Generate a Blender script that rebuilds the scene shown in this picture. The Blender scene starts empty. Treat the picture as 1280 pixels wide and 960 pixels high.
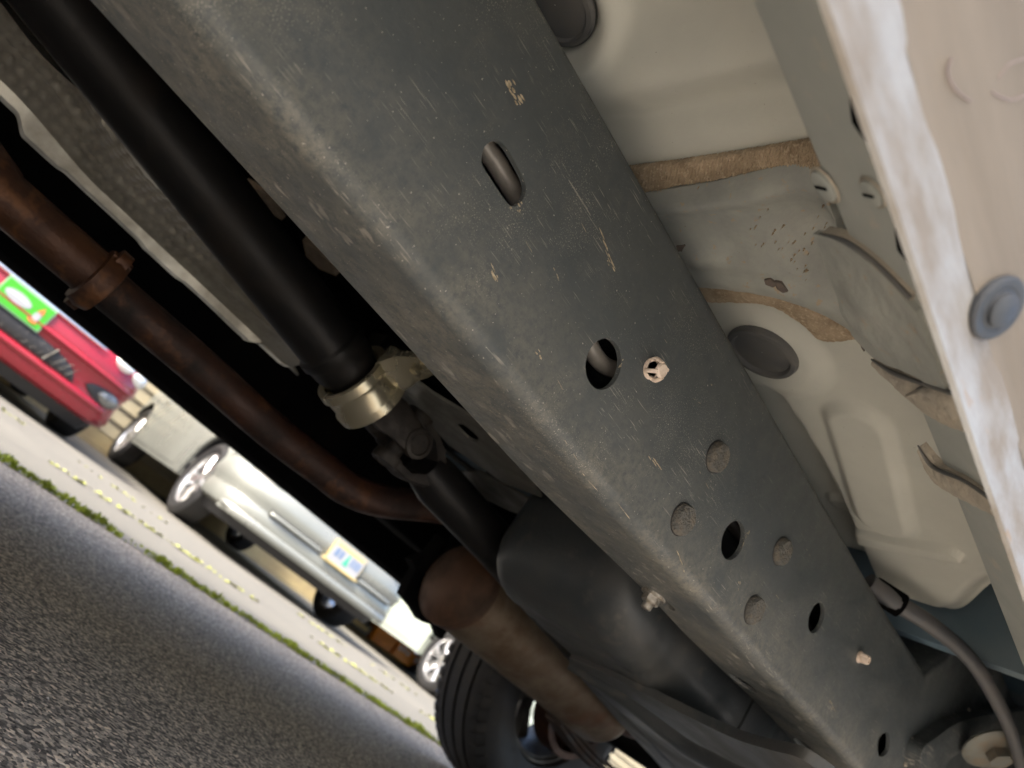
import bpy, bmesh, math, random
from mathutils import Vector, Matrix, noise
random.seed(7)
R = math.radians
S = bpy.context.scene
C = S.collection
# ------------------------------------------------------------ camera
H0 = 0.20                                   # height of the lens above the ground (m)
FPX, PITCH, PSI, ROLL = 960.0, R(19.909), R(35.712), R(36.238)
HV = Vector((math.sin(PSI), math.cos(PSI), 0)); RH = Vector((math.cos(PSI), -math.sin(PSI), 0)); ZV = Vector((0, 0, 1))
FW = HV*math.cos(PITCH) + ZV*math.sin(PITCH)
UP = -HV*math.sin(PITCH) + ZV*math.cos(PITCH)
DX, DY = math.cos(ROLL), math.sin(ROLL)
IR = RH*DX + UP*DY                          # picture right in the world
IU = -RH*DY + UP*DX                         # picture up in the world
CAMP = Vector((0, 0, H0))
cam = bpy.data.cameras.new('camera'); co = bpy.data.objects.new('camera', cam); C.objects.link(co)
m = Matrix((IR, IU, -FW)).transposed().to_4x4(); m.translation = CAMP
co.matrix_world = m
cam.sensor_width = 36; cam.lens = 27.0; cam.clip_start = 0.01; cam.clip_end = 500
cam.dof.use_dof = True; cam.dof.focus_distance = 0.60; cam.dof.aperture_fstop = 6.8
S.camera = co
# ------------------------------------------------------------ sky, sun, exposure
SUN_EL, SUN_AZ = R(45), R(248)              # azimuth measured from +Y towards +X
w = bpy.data.worlds.new('World'); S.world = w; w.use_nodes = True
nt = w.node_tree; sky = nt.nodes.new('ShaderNodeTexSky'); sky.sky_type = 'NISHITA'; sky.sun_disc = False
sky.sun_elevation = SUN_EL; sky.sun_rotation = SUN_AZ; sky.dust_density = 5.0; sky.air_density = 0.9
bg = nt.nodes['Background']; bg.inputs[1].default_value = 0.15
nt.links.new(sky.outputs[0], bg.inputs[0])
sd = bpy.data.lights.new('sun', 'SUN'); so = bpy.data.objects.new('sun', sd); C.objects.link(so)
sd.energy = 2.2; sd.angle = R(9); sd.color = (1, .95, .86)
sv = Vector((math.sin(SUN_AZ)*math.cos(SUN_EL), math.cos(SUN_AZ)*math.cos(SUN_EL), math.sin(SUN_EL)))
so.rotation_euler = sv.to_track_quat('Z', 'Y').to_euler()
S.view_settings.view_transform = 'Standard'; S.view_settings.look = 'None'
S.view_settings.exposure = 2.0; S.view_settings.gamma = 1
S.cycles.max_bounces = 8; S.cycles.diffuse_bounces = 5

# ------------------------------------------------------------ helpers
def ray(px, py):                            # direction through a point of the photograph, y component 1
    u, v = (px-640)/FPX, (480-py)/FPX
    return FW + IR*u + IU*v
def at_z(px, py, zh): r = ray(px, py); return CAMP + r*(zh/r.z)
def at_y(px, py, y): r = ray(px, py); return CAMP + r*(y/r.y)
def at_plane(px, py, p0, n):
    r = ray(px, py); return CAMP + r*((p0-CAMP).dot(n)/r.dot(n))
def W(x, y, zh): return Vector((x, y, H0+zh))

def nodes(name):
    mt = bpy.data.materials.new(name); mt.use_nodes = True
    return mt, mt.node_tree, mt.node_tree.nodes['Principled BSDF']
def add(t, kind, **kw):
    n = t.nodes.new(kind)
    for k, v in kw.items(): setattr(n, k, v)
    return n
def coords(t, scale=(1, 1, 1)):
    tc = add(t, 'ShaderNodeTexCoord'); mp = add(t, 'ShaderNodeMapping'); mp.inputs['Scale'].default_value = scale
    t.links.new(tc.outputs['Object'], mp.inputs[0]); return mp.outputs[0]
def ntex(t, co_, scale, detail=5, rough=.6, lo=.4, hi=.6, dist=0):
    n = add(t, 'ShaderNodeTexNoise'); n.inputs['Scale'].default_value = scale; n.inputs['Detail'].default_value = detail
    n.inputs['Roughness'].default_value = rough; n.inputs['Distortion'].default_value = dist
    t.links.new(co_, n.inputs['Vector'])
    mr = add(t, 'ShaderNodeMapRange'); mr.inputs[1].default_value = lo; mr.inputs[2].default_value = hi
    t.links.new(n.outputs[0], mr.inputs[0]); return mr.outputs[0]
def mixc(t, fac, a, b, k=1.0):
    mx = add(t, 'ShaderNodeMix', data_type='RGBA')
    if k != 1.0:
        mu = add(t, 'ShaderNodeMath', operation='MULTIPLY'); mu.inputs[1].default_value = k; t.links.new(fac, mu.inputs[0]); fac = mu.outputs[0]
    t.links.new(fac, mx.inputs[0])
    for v, i in ((a, 6), (b, 7)):
        if isinstance(v, tuple): mx.inputs[i].default_value = (*v, 1)
        else: t.links.new(v, mx.inputs[i])
    return mx.outputs[2]
def mul(t, a, b):
    mu = add(t, 'ShaderNodeMath', operation='MULTIPLY')
    for v, i in ((a, 0), (b, 1)):
        if isinstance(v, (int, float)): mu.inputs[i].default_value = v
        else: t.links.new(v, mu.inputs[i])
    return mu.outputs[0]
def bump(t, b, hsock, strength, dist):
    bn = add(t, 'ShaderNodeBump'); bn.inputs['Strength'].default_value = strength; bn.inputs['Distance'].default_value = dist
    t.links.new(hsock, bn.inputs['Height']); t.links.new(bn.outputs[0], b.inputs['Normal'])
def mat(name, col, rough=.5, metal=0, col2=None, sc=20, lo=.42, hi=.62, bumps=0, bsc=None, stretch=(1, 1, 1), spec=.5, coat=0, col3=None, sc3=120, lo3=.6, hi3=.7, k3=.8, trans=0):
    mt, t, b = nodes(name)
    b.inputs['Base Color'].default_value = (*col, 1); b.inputs['Roughness'].default_value = rough; b.inputs['Metallic'].default_value = metal
    b.inputs['Specular IOR Level'].default_value = spec; b.inputs['Coat Weight'].default_value = coat; b.inputs['Coat Roughness'].default_value = .08
    b.inputs['Transmission Weight'].default_value = trans
    cv = coords(t, stretch); c = col
    if col2:
        f = ntex(t, cv, sc, 6, .62, lo, hi); c = mixc(t, f, col, col2)
        if col3: c = mixc(t, ntex(t, cv, sc3, 3, .6, lo3, hi3), c, col3, k3)
        t.links.new(c, b.inputs['Base Color'])
        rr = add(t, 'ShaderNodeMapRange'); rr.inputs[3].default_value = max(.05, rough-.08); rr.inputs[4].default_value = min(1, rough+.2)
        t.links.new(f, rr.inputs[0]); t.links.new(rr.outputs[0], b.inputs['Roughness'])
    if bumps: bump(t, b, ntex(t, cv, bsc or sc*3, 6, .6, .3, .7), bumps, .002)
    return mt

def mk(name, verts, faces, m_, parent=None, smooth=True, sharp=38, label=None, cat=None, group=None, kind=None, weld=0):
    me = bpy.data.meshes.new(name); me.from_pydata([tuple(v) for v in verts], [], faces); me.update()
    bm = bmesh.new(); bm.from_mesh(me)
    if weld: bmesh.ops.remove_doubles(bm, verts=bm.verts, dist=weld)
    bmesh.ops.recalc_face_normals(bm, faces=bm.faces)
    for e in bm.edges:
        if len(e.link_faces) == 2 and e.calc_face_angle(0) > R(sharp): e.smooth = False
    for f in bm.faces: f.smooth = smooth
    bm.to_mesh(me); bm.free()
    o = bpy.data.objects.new(name, me); C.objects.link(o)
    for q in (m_ if isinstance(m_, (list, tuple)) else [m_]): me.materials.append(q)
    if parent: hang(o, parent)
    tag(o, label, cat, group, kind); return o
def hang(o, p):
    o.parent = p
    q = p; loc = Vector((0, 0, 0))
    if p.parent is None and p.type == 'EMPTY': o.matrix_parent_inverse = Matrix.Translation(-p.location)
def tag(o, label=None, cat=None, group=None, kind=None):
    for k, v in (('label', label), ('category', cat), ('group', group), ('kind', kind)):
        if v: o[k] = v
    return o
def empty(name, loc, label, cat, group=None):
    o = bpy.data.objects.new(name, None); C.objects.link(o); o.location = loc; o.empty_display_size = .1
    return tag(o, label, cat, group)
class G:                                    # mesh collector
    def __init__(s): s.v = []; s.f = []
    def add(s, v, f):
        k = len(s.v); s.v += [Vector(q) for q in v]; s.f += [tuple(i+k for i in q) for q in f]; return s
    def box(s, x0, x1, y0, y1, z0, z1):
        v = [(x, y, z) for x in (x0, x1) for y in (y0, y1) for z in (z0, z1)]
        return s.add(v, [(0, 1, 3, 2), (4, 6, 7, 5), (0, 4, 5, 1), (2, 3, 7, 6), (0, 2, 6, 4), (1, 5, 7, 3)])
    def grid(s, rows, closeu=False):
        n, k = len(rows), len(rows[0]); v = [p for r in rows for p in r]; f = []
        for i in range(n-1):
            for j in range(k if closeu else k-1):
                f.append((i*k+j, i*k+(j+1) % k, (i+1)*k+(j+1) % k, (i+1)*k+j))
        return s.add(v, f)
    def loft(s, rows, caps=True):
        k = len(s.v); s.grid(rows, True)
        n = len(rows[0])
        if caps:
            s.f.append(tuple(k+i for i in range(n))); s.f.append(tuple(k+(len(rows)-1)*n+i for i in range(n)))
        return s
    def tube(s, pts, r, seg=14, caps=True, smoothn=0):
        pts = [Vector(p) for p in pts]
        rr = r if isinstance(r, (list, tuple)) else [r]*len(pts)
        if smoothn: pts, rr = catmull(pts, rr, smoothn)
        rows = []; d0 = (pts[1]-pts[0]).normalized()
        u = d0.cross(Vector((0, 0, 1)));  u = u if u.length > .1 else d0.cross(Vector((1, 0, 0))); u.normalize()
        for i, p in enumerate(pts):
            d = (pts[min(i+1, len(pts)-1)]-pts[max(i-1, 0)]).normalized()
            u = (u-d*u.dot(d)).normalized(); v = d.cross(u)
            rows.append([p+(u*math.cos(a)+v*math.sin(a))*rr[i] for a in [2*math.pi*j/seg for j in range(seg)]])
        return s.loft(rows, caps)
    def lathe(s, prof, c, ax, seg=32, caps=False):   # prof: (radius, along)
        ax = Vector(ax).normalized(); u = ax.orthogonal().normalized(); v = ax.cross(u); c = Vector(c)
        rows = [[c+ax*a+(u*math.cos(t)+v*math.sin(t))*r for t in [2*math.pi*j/seg for j in range(seg)]] for r, a in prof]
        return s.loft(rows, caps)
    def put(s, name, m_, parent=None, **kw): return mk(name, s.v, s.f, m_, parent, **kw)
def catmull(pts, rr, n):
    P = [pts[0]]+list(pts)+[pts[-1]]; Q = [rr[0]]+list(rr)+[rr[-1]]; o = []; q = []
    for i in range(1, len(P)-2):
        for k in range(n):
            t = k/n; a, b, c, d = P[i-1], P[i], P[i+1], P[i+2]
            o.append(.5*((2*b)+(c-a)*t+(2*a-5*b+4*c-d)*t*t+(-a+3*b-3*c+d)*t**3)); q.append(Q[i]+(Q[i+1]-Q[i])*t)
    o.append(pts[-1]); q.append(rr[-1]); return o, q
def poly_at(pl, t):                         # point at fraction t of a 2-D polyline
    L = [math.dist(pl[i], pl[i+1]) for i in range(len(pl)-1)]; s_ = t*sum(L)
    for i, l in enumerate(L):
        if s_ <= l or i == len(L)-1:
            k = min(1, s_/max(l, 1e-9)); return tuple(pl[i][j]+(pl[i+1][j]-pl[i][j])*k for j in (0, 1))
        s_ -= l
def smooth_pl(pl, n=8):
    if len(pl) < 3: return pl
    o, _ = catmull([Vector((a, b, 0)) for a, b in pl], [0]*len(pl), n); return [(p.x, p.y) for p in o]
def patch(name, A, B, proj, nrm, hf, m_, parent, nu=50, nv=16, rough=0., rs=80, solid=.0, back=0, **kw):
    """a pressed or smeared sheet on a surface between two curves; hf(u,v) = how far it stands out along nrm"""
    A, B = smooth_pl(A), smooth_pl(B); rows = []
    for i in range(nu+1):
        u = i/nu; a = poly_at(A, u); b = poly_at(B, u); pa, pb = proj(*a), proj(*b); row = []
        for j in range(nv+1):
            v = j/nv; p = pa.lerp(pb, v)
            h = hf(u, v) + (rough*noise.noise(p*rs)+rough*.5*noise.noise(p*rs*2.7) if rough else 0)
            row.append(p+nrm*h)
        rows.append(row)
    g = G(); g.grid(rows)
    if back:                                # skirt that closes the sheet behind its rim
        rim = [r[0] for r in rows]+rows[-1][1:]+[r[-1] for r in rows[::-1]][1:]+rows[0][::-1][1:-1]
        g.grid([rim, [p-nrm*back for p in rim]], True)
    return g.put(name, m_, parent, weld=1e-5, **kw)
def ss(a, b, x):
    if a == b: return float(x > a)
    t = min(1, max(0, (x-a)/(b-a))); return t*t*(3-2*t)
def boolean(o, cutters, exact=True):
    for c in cutters:
        md = o.modifiers.new('b', 'BOOLEAN'); md.object = c; md.operation = 'DIFFERENCE'; md.solver = 'EXACT'
    dg = bpy.context.evaluated_depsgraph_get(); me = bpy.data.meshes.new_from_object(o.evaluated_get(dg))
    o.modifiers.clear(); old = o.data; o.data = me; bpy.data.meshes.remove(old)
    for c in cutters: bpy.data.objects.remove(c)
    bm = bmesh.new(); bm.from_mesh(me)
    for e in bm.edges: e.smooth = not (len(e.link_faces) == 2 and e.calc_face_angle(0) > R(32))
    for f in bm.faces: f.smooth = True
    bm.to_mesh(me); bm.free()

# ------------------------------------------------------------ materials
def rail_mat():
    mt, t, b = nodes('rail_paint')
    cv = coords(t); tc = add(t, 'ShaderNodeTexCoord'); sep = add(t, 'ShaderNodeSeparateXYZ'); t.links.new(tc.outputs['Object'], sep.inputs[0])
    base = mixc(t, ntex(t, cv, 9, 6, .65, .35, .68), (.060, .071, .077), (.074, .083, .085))
    # road dust that has settled in along the lower bend
    mr = add(t, 'ShaderNodeMapRange'); mr.inputs[1].default_value = H0+.268; mr.inputs[2].default_value = H0+.176
    t.links.new(sep.outputs[2], mr.inputs[0])
    d = mul(t, mr.outputs[0], ntex(t, cv, 15, 8, .7, .34, .66))
    d = mul(t, d, ntex(t, cv, 150, 6, .8, .36, .56)); mx2 = add(t, 'ShaderNodeMapRange'); mx2.inputs[1].default_value = .35; mx2.inputs[2].default_value = 1.0; mx2.inputs[3].default_value = .55; mx2.inputs[4].default_value = 1.0
    t.links.new(sep.outputs[0], mx2.inputs[0]); d = mul(t, d, mx2.outputs[0])
    base = mixc(t, d, base, (.30, .275, .215), .85)
    base = mixc(t, ntex(t, cv, 38, 9, .78, .50, .72), base, (.135, .135, .12), .3)
    # fine specks
    base = mixc(t, ntex(t, cv, 430, 2, .5, .70, .73), base, (.50, .47, .41), .7)
    base = mixc(t, mul(t, ntex(t, cv, 900, 2, .5, .60, .66), ntex(t, cv, 11, 5, .7, .5, .62)), base, (.42, .39, .32), .6)
    # short fine scratches running up the web, in two directions
    for rot, sx, sz, th, k in ((.12, 26, 560, .655, .55), (-.10, 34, 660, .665, .5), (.38, 30, 620, .67, .45), (-.45, 40, 520, .70, .3)):
        tc2 = add(t, 'ShaderNodeMapping'); t.links.new(tc.outputs['Object'], tc2.inputs[0])
        tc2.inputs['Rotation'].default_value = (0, rot, 0); tc2.inputs['Scale'].default_value = (sx, 60, sz)
        f = ntex(t, tc2.outputs[0], 1.0, 2, .5, th, th+.03)
        f = mul(t, f, ntex(t, cv, 13, 4, .65, .47, .6))
        base = mixc(t, f, base, (.45, .42, .36), k)
    # a little rust bloom
    base = mixc(t, ntex(t, cv, 22, 6, .7, .68, .76), base, (.17, .085, .04), .5)
    t.links.new(base, b.inputs['Base Color'])
    rr = add(t, 'ShaderNodeMapRange'); rr.inputs[3].default_value = .42; rr.inputs[4].default_value = .72
    t.links.new(ntex(t, cv, 25, 6, .6, .35, .65), rr.inputs[0]); t.links.new(rr.outputs[0], b.inputs['Roughness'])
    bump(t, b, ntex(t, cv, 160, 5, .65, .2, .8), .22, .0012)
    return mt
M_RAIL = rail_mat()
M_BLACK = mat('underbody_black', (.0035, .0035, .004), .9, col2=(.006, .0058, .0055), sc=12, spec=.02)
M_SHAFT = mat('shaft_black', (.006, .0058, .0058), .5, col2=(.013, .009, .006), sc=8, lo=.5, hi=.75, bumps=.2, spec=.25)
M_RUST = mat('exhaust_rust', (.085, .034, .014), .5, .3, col2=(.022, .010, .008), sc=5, lo=.38, hi=.62, col3=(.20, .085, .03), sc3=24, lo3=.56, hi3=.68, k3=.6, bumps=.4, bsc=90)
M_MUFF = mat('muffler_steel', (.18, .145, .105), .5, .4, col2=(.10, .065, .038), sc=9, lo=.40, hi=.62, col3=(.12, .05, .025), sc3=14, lo3=.58, hi3=.75, bumps=.1, bsc=80)
M_CAP = mat('muffler_cap', (.10, .05, .028), .6, .3, col2=(.05, .03, .018), sc=9, bumps=.3)
M_SHIELD = mat('heat_shield_alu', (.40, .385, .33), .4, .6, col2=(.26, .245, .205), sc=10, bumps=.15, bsc=60)
M_ZINC = mat('zinc_plate', (.50, .46, .34), .32, .85, col2=(.36, .33, .22), sc=9, bumps=.03)
M_GREYSTEEL = mat('grey_bracket', (.10, .10, .09), .5, .3, col2=(.08, .08, .07), sc=14, bumps=.1)
M_TANK = mat('tank_plastic', (.030, .036, .040), .42, col2=(.060, .060, .056), sc=7, lo=.42, hi=.72, col3=(.11, .10, .085), sc3=26, lo3=.6, hi3=.8, bumps=.12, bsc=140)
M_PAN = mat('floor_cream', (.58, .60, .555), .42, col2=(.50, .52, .485), sc=6, lo=.35, hi=.7, col3=(.12, .10, .08), sc3=330, lo3=.72, hi3=.76, bumps=.08, bsc=300, coat=.15)
M_BAND = mat('primer_grey', (.38, .41, .395), .42, col2=(.32, .35, .34), sc=8, lo=.35, hi=.7, col3=(.46, .44, .38), sc3=40, lo3=.6, hi3=.72, bumps=.06, bsc=200)
M_XM = mat('primer_grey_dusty', (.36, .38, .355), .45, col2=(.24, .26, .255), sc=14, lo=.35, hi=.7, col3=(.38, .30, .2), sc3=110, lo3=.62, hi3=.7, bumps=.15, bsc=260)
M_SEAL = mat('seam_sealer', (.50, .40, .28), .7, col2=(.32, .25, .17), sc=60, lo=.35, hi=.65, col3=(.62, .52, .38), sc3=240, lo3=.52, hi3=.66, bumps=.8, bsc=380)
M_SEALG = mat('seam_sealer_grey', (.42, .385, .32), .6, col2=(.32, .30, .26), sc=40, bumps=.4, bsc=200)
M_RUBBER = mat('rubber_plug', (.10, .105, .11), .5, col2=(.13, .13, .125), sc=30, bumps=.1)
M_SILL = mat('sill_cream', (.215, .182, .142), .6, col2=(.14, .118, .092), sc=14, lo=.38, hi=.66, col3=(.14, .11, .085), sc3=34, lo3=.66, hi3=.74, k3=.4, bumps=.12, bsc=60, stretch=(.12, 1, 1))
M_FLANGE = mat('sill_flange_paint', (.31, .31, .30), .4, col2=(.20, .172, .138), sc=35, lo=.4, hi=.62, col3=(.28, .2, .12), sc3=80, lo3=.66, hi3=.74, bumps=.3, bsc=120, stretch=(.3, 1, 1))
M_BODY = mat('body_cream_paint', (.62, .60, .53), .3, col2=(.58, .56, .5), sc=3, coat=.6)
M_CLIP = mat('clip_plastic', (.78, .66, .56), .5, col2=(.62, .50, .40), sc=120)
M_CHIP = mat('chipped_primer', (.50, .42, .29), .8, col2=(.27, .22, .15), sc=300)
M_BOLT = mat('bolt_steel', (.40, .38, .34), .38, .85, col2=(.22, .19, .15), sc=140, bumps=.3)
M_WELD = mat('weld_plug', (.13, .13, .12), .5, .2, col2=(.20, .175, .14), sc=110, lo=.45, hi=.65, col3=(.30, .26, .21), sc3=700, lo3=.6, hi3=.7, bumps=.9, bsc=420)
M_TYRE = mat('tyre_rubber', (.022, .022, .023), .62, col2=(.05, .046, .042), sc=30, lo=.5, hi=.75, spec=.35)
M_RIMD = mat('rim_dusty', (.09, .085, .075), .5, .5, col2=(.05, .045, .04), sc=12)
M_ALLOY = mat('alloy_silver', (.70, .70, .70), .25, .85)
M_HOSE = mat('hose_black', (.095, .10, .11), .5, col2=(.13, .125, .125), sc=18)
M_LINER = mat('wheelhouse_grey', (.14, .21, .27), .5, col2=(.19, .25, .29), sc=6, bumps=.05)
M_RED = mat('red_car_paint', (.27, .010, .022), .3, coat=.6, col2=(.25, .010, .02), sc=3)
M_SILV = mat('cream_silver_paint', (.27, .28, .255), .32, .35, col2=(.25, .26, .235), sc=2, coat=.35)
M_WHITE = mat('white_green_paint', (.36, .40, .35), .4, col2=(.33, .37, .32), sc=2, coat=.3)
M_TRIM = mat('black_trim', (.02, .02, .022), .5)
M_CHROME = mat('chrome', (.85, .85, .85), .08, 1)
M_LENS = mat('lamp_lens', (.86, .86, .82), .08, .3, coat=1)
M_GLASS = mat('dark_glass', (.02, .025, .03), .04, coat=1)
M_SIDING = mat('siding_cream', (.31, .27, .18), .6, col2=(.28, .245, .16), sc=5)
M_FOUND = mat('foundation_cream', (.36, .295, .16), .7, col2=(.31, .25, .145), sc=6)
M_GREEN = mat('plate_green', (.05, .34, .02), .5)
M_LGREEN = mat('plate_pale_green', (.26, .46, .27), .5)
M_PW = mat('plate_white', (.34, .35, .37), .5)
M_ORANGE = mat('box_orange', (.95, .34, .03), .5)
M_YEL = mat('plate_yellow', (.46, .37, .17), .5)
M_BLUE = mat('plate_blue', (.14, .20, .32), .5)
M_TEAL = mat('plate_teal', (.05, .36, .24), .5)
M_PINK = mat('print_orange', (.55, .17, .05), .5)
M_MOSS = mat('moss_green', (.30, .38, .03), .9, col2=(.15, .19, .02), sc=12)
M_MOSSY = mat('moss_yellow', (.28, .29, .08), .9, col2=(.26, .27, .08), sc=40)

def asphalt_mat():
    mt, t, b = nodes('asphalt'); cv = coords(t)
    v = add(t, 'ShaderNodeTexVoronoi'); v.inputs['Scale'].default_value = 260; t.links.new(cv, v.inputs['Vector'])
    sp = add(t, 'ShaderNodeSeparateColor'); t.links.new(v.outputs['Color'], sp.inputs[0])
    cr = add(t, 'ShaderNodeValToRGB'); e = cr.color_ramp.elements
    e[0].position = 0; e[0].color = (.065, .058, .052, 1); e[1].position = 1; e[1].color = (.92, .78, .60, 1)
    for p, c in ((.30, (.15, .135, .118, 1)), (.55, (.36, .315, .26, 1)), (.82, (.60, .51, .40, 1))):
        q = cr.color_ramp.elements.new(p); q.color = c
    t.links.new(sp.outputs[0], cr.inputs[0])
    c = mixc(t, ntex(t, cv, 3, 5, .6, .3, .7), cr.outputs[0], (.26, .235, .20), .15)
    c = mixc(t, ntex(t, cv, 75, 3, .6, .60, .68), c, (.42, .38, .32), .5)
    dk = ntex(t, cv, 160, 4, .6, .33, .45); c = mixc(t, dk, (.03, .029, .027), c)
    t.links.new(c, b.inputs['Base Color']); b.inputs['Roughness'].default_value = .7
    mx = add(t, 'ShaderNodeMath', operation='ADD'); t.links.new(mul(t, v.outputs['Distance'], -1.2), mx.inputs[0]); t.links.new(ntex(t, cv, 200, 4, .6, .2, .8), mx.inputs[1])
    b.inputs['Specular IOR Level'].default_value = .18; bump(t, b, mx.outputs[0], .35, .003); return mt
M_ASPH = asphalt_mat()
M_CONC = mat('concrete', (.125, .118, .10), .8, col2=(.16, .15, .126), sc=1.6, lo=.3, hi=.7, col3=(.10, .095, .085), sc3=60, lo3=.6, hi3=.7, bumps=.4, bsc=120)

# ------------------------------------------------------------ the setting
YM = 2.22                                   # the mossy joint between asphalt and concrete
def ground(name, x0, x1, y0, y1, z, m_, label):
    rows = [[Vector((x0+(x1-x0)*i/40, y0+(y1-y0)*j/20, z)) for j in range(21)] for i in range(41)]
    return G().grid(rows).put(name, m_, kind='structure', label=label)
ground('ground', -150, 150, -150, 150, -.012, M_ASPH, 'grey ground stretching away under everything')
ground('bounce_ground', -20, 24, -14, -.22, 0, mat('bounce_concrete', (.41, .40, .37), .8, col2=(.35, .34, .315), sc=2, bumps=.3, bsc=80), 'unseen pale ground added on the near side to bounce light under the truck')  # out of view, added pale so it bounces light up under the truck
ground('asphalt', -12, 16, -.22, YM, 0, M_ASPH, 'rough grey asphalt under the truck')
ground('concrete_pavement', -20, 40, YM+.012, 12, 0, M_CONC, 'pale concrete parking surface beyond the mossy joint')
g = G()
for i in range(9000):                       # moss cushions in the joint
    x = random.uniform(-.6, 8); n1 = .8*noise.noise(Vector((x*6.3, 0, 5)))+.7*noise.noise(Vector((x*19, 2, 5)))
    if n1 < -.42 and random.random() < .93: continue
    s_ = random.uniform(.005, .011)*(.8+1.0*max(0, n1)); y = YM+random.gauss(0, .0055*(1+n1)); z = random.uniform(0, .012+.012*max(0, n1))
    a = random.uniform(0, 6.3); dx, dy = math.cos(a)*s_*.5, math.sin(a)*s_*.5; lx, ly = random.uniform(-.5, .5)*s_, random.uniform(-.5, .5)*s_
    g.add([(x-dx, y-dy, z), (x+dx, y+dy, z), (x+lx, y+ly, z+s_*1.3)], [(0, 1, 2)])
    g.add([(x-dy, y+dx, z), (x+dy, y-dx, z+s_*.5), (x-lx, y+ly, z+s_*1.1)], [(0, 1, 2)])
g.put('moss_joint', M_MOSS, smooth=False, label='bright green moss growing along the joint between asphalt and concrete', cat='moss', kind='stuff')
g = G()
for row_y, dens in ((3.15, 900), (4.3, 500)):
    for i in range(dens):
        x = random.uniform(-.2, 9); n1 = noise.noise(Vector((x*2.2, row_y, 1)))
        if n1 < .0: continue
        s_ = random.uniform(.008, .018); y = row_y+random.gauss(0, .02); z = random.uniform(0, .006)
        a = random.uniform(0, 6.3); dx, dy = math.cos(a)*s_, math.sin(a)*s_
        g.add([(x-dx, y-dy, z), (x+dx, y+dy, z+.003), (x-dy, y+dx, z+s_*.7), (x+dy, y-dx, z+.004)], [(0, 1, 2), (0, 3, 1)])
g.put('moss_patches', M_MOSSY, smooth=False, label='yellowish moss tufts dotted over the pale concrete', cat='moss', kind='stuff')
g = G()
for i in range(1100):                       # loose grit near the lens
    x = random.uniform(-.1, 1.8); y = random.uniform(.35, 2.1); s_ = random.uniform(.0008, .0018)
    vs = [Vector((random.uniform(-1, 1), random.uniform(-1, 1), random.uniform(-.3, .8))).normalized()*s_ for _ in range(4)]
    ra = Matrix.Rotation(random.uniform(0, 6.3), 3, 'Z'); vs = [Vector((x, y, s_*.5)) + ra @ q for q in (Vector((-s_, -s_*.6, -s_*.3)), Vector((s_, -s_*.5, -s_*.3)), Vector((0, s_, -s_*.3)), Vector((random.uniform(-.3, .3)*s_, 0, s_*.8)))]
    g.add(vs, [(0, 1, 2), (0, 3, 1), (1, 3, 2), (2, 3, 0)])
g.put('loose_grit', mat('grit', (.28, .25, .21), .7, col2=(.10, .09, .08), sc=90), smooth=False, label='loose pale grit scattered on the asphalt', cat='gravel', kind='stuff')

YB = 8.9                                    # face of the building
bld = empty('building', (6, YB, 0), 'low cream building with horizontal lap siding behind the parked cars', 'building')
G().box(-10, 26, YB+.03, YB+6, 0, 3.6).put('wall', M_SIDING, bld, smooth=False)
G().box(-10, 26, YB-.03, YB+.03, 0, .17).put('foundation', M_FOUND, bld, smooth=False)
G().box(-10, 26, YB-.10, YB-.03, 0, .05).put('foundation', M_FOUND, bld, smooth=False)
proto = None
for k in range(22):
    z = .172+k*.155
    if proto is None:
        g = G(); g.add([(-10, YB-.012, 0), (26, YB-.012, 0), (26, YB-.036, .006), (-10, YB-.036, .006), (-10, YB-.008, .1548), (26, YB-.008, .1548), (-10, YB+.03, .1548), (26, YB+.03, .1548), (-10, YB+.03, 0), (26, YB+.03, 0)],
              [(0, 1, 2, 3), (3, 2, 5, 4), (4, 5, 7, 6), (8, 9, 1, 0), (6, 7, 9, 8)])
        proto = g.put('siding_board', M_SIDING, bld, smooth=False); o = proto
    else:
        o = proto.copy(); C.objects.link(o)
    o.location = (0, 0, z)

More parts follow.
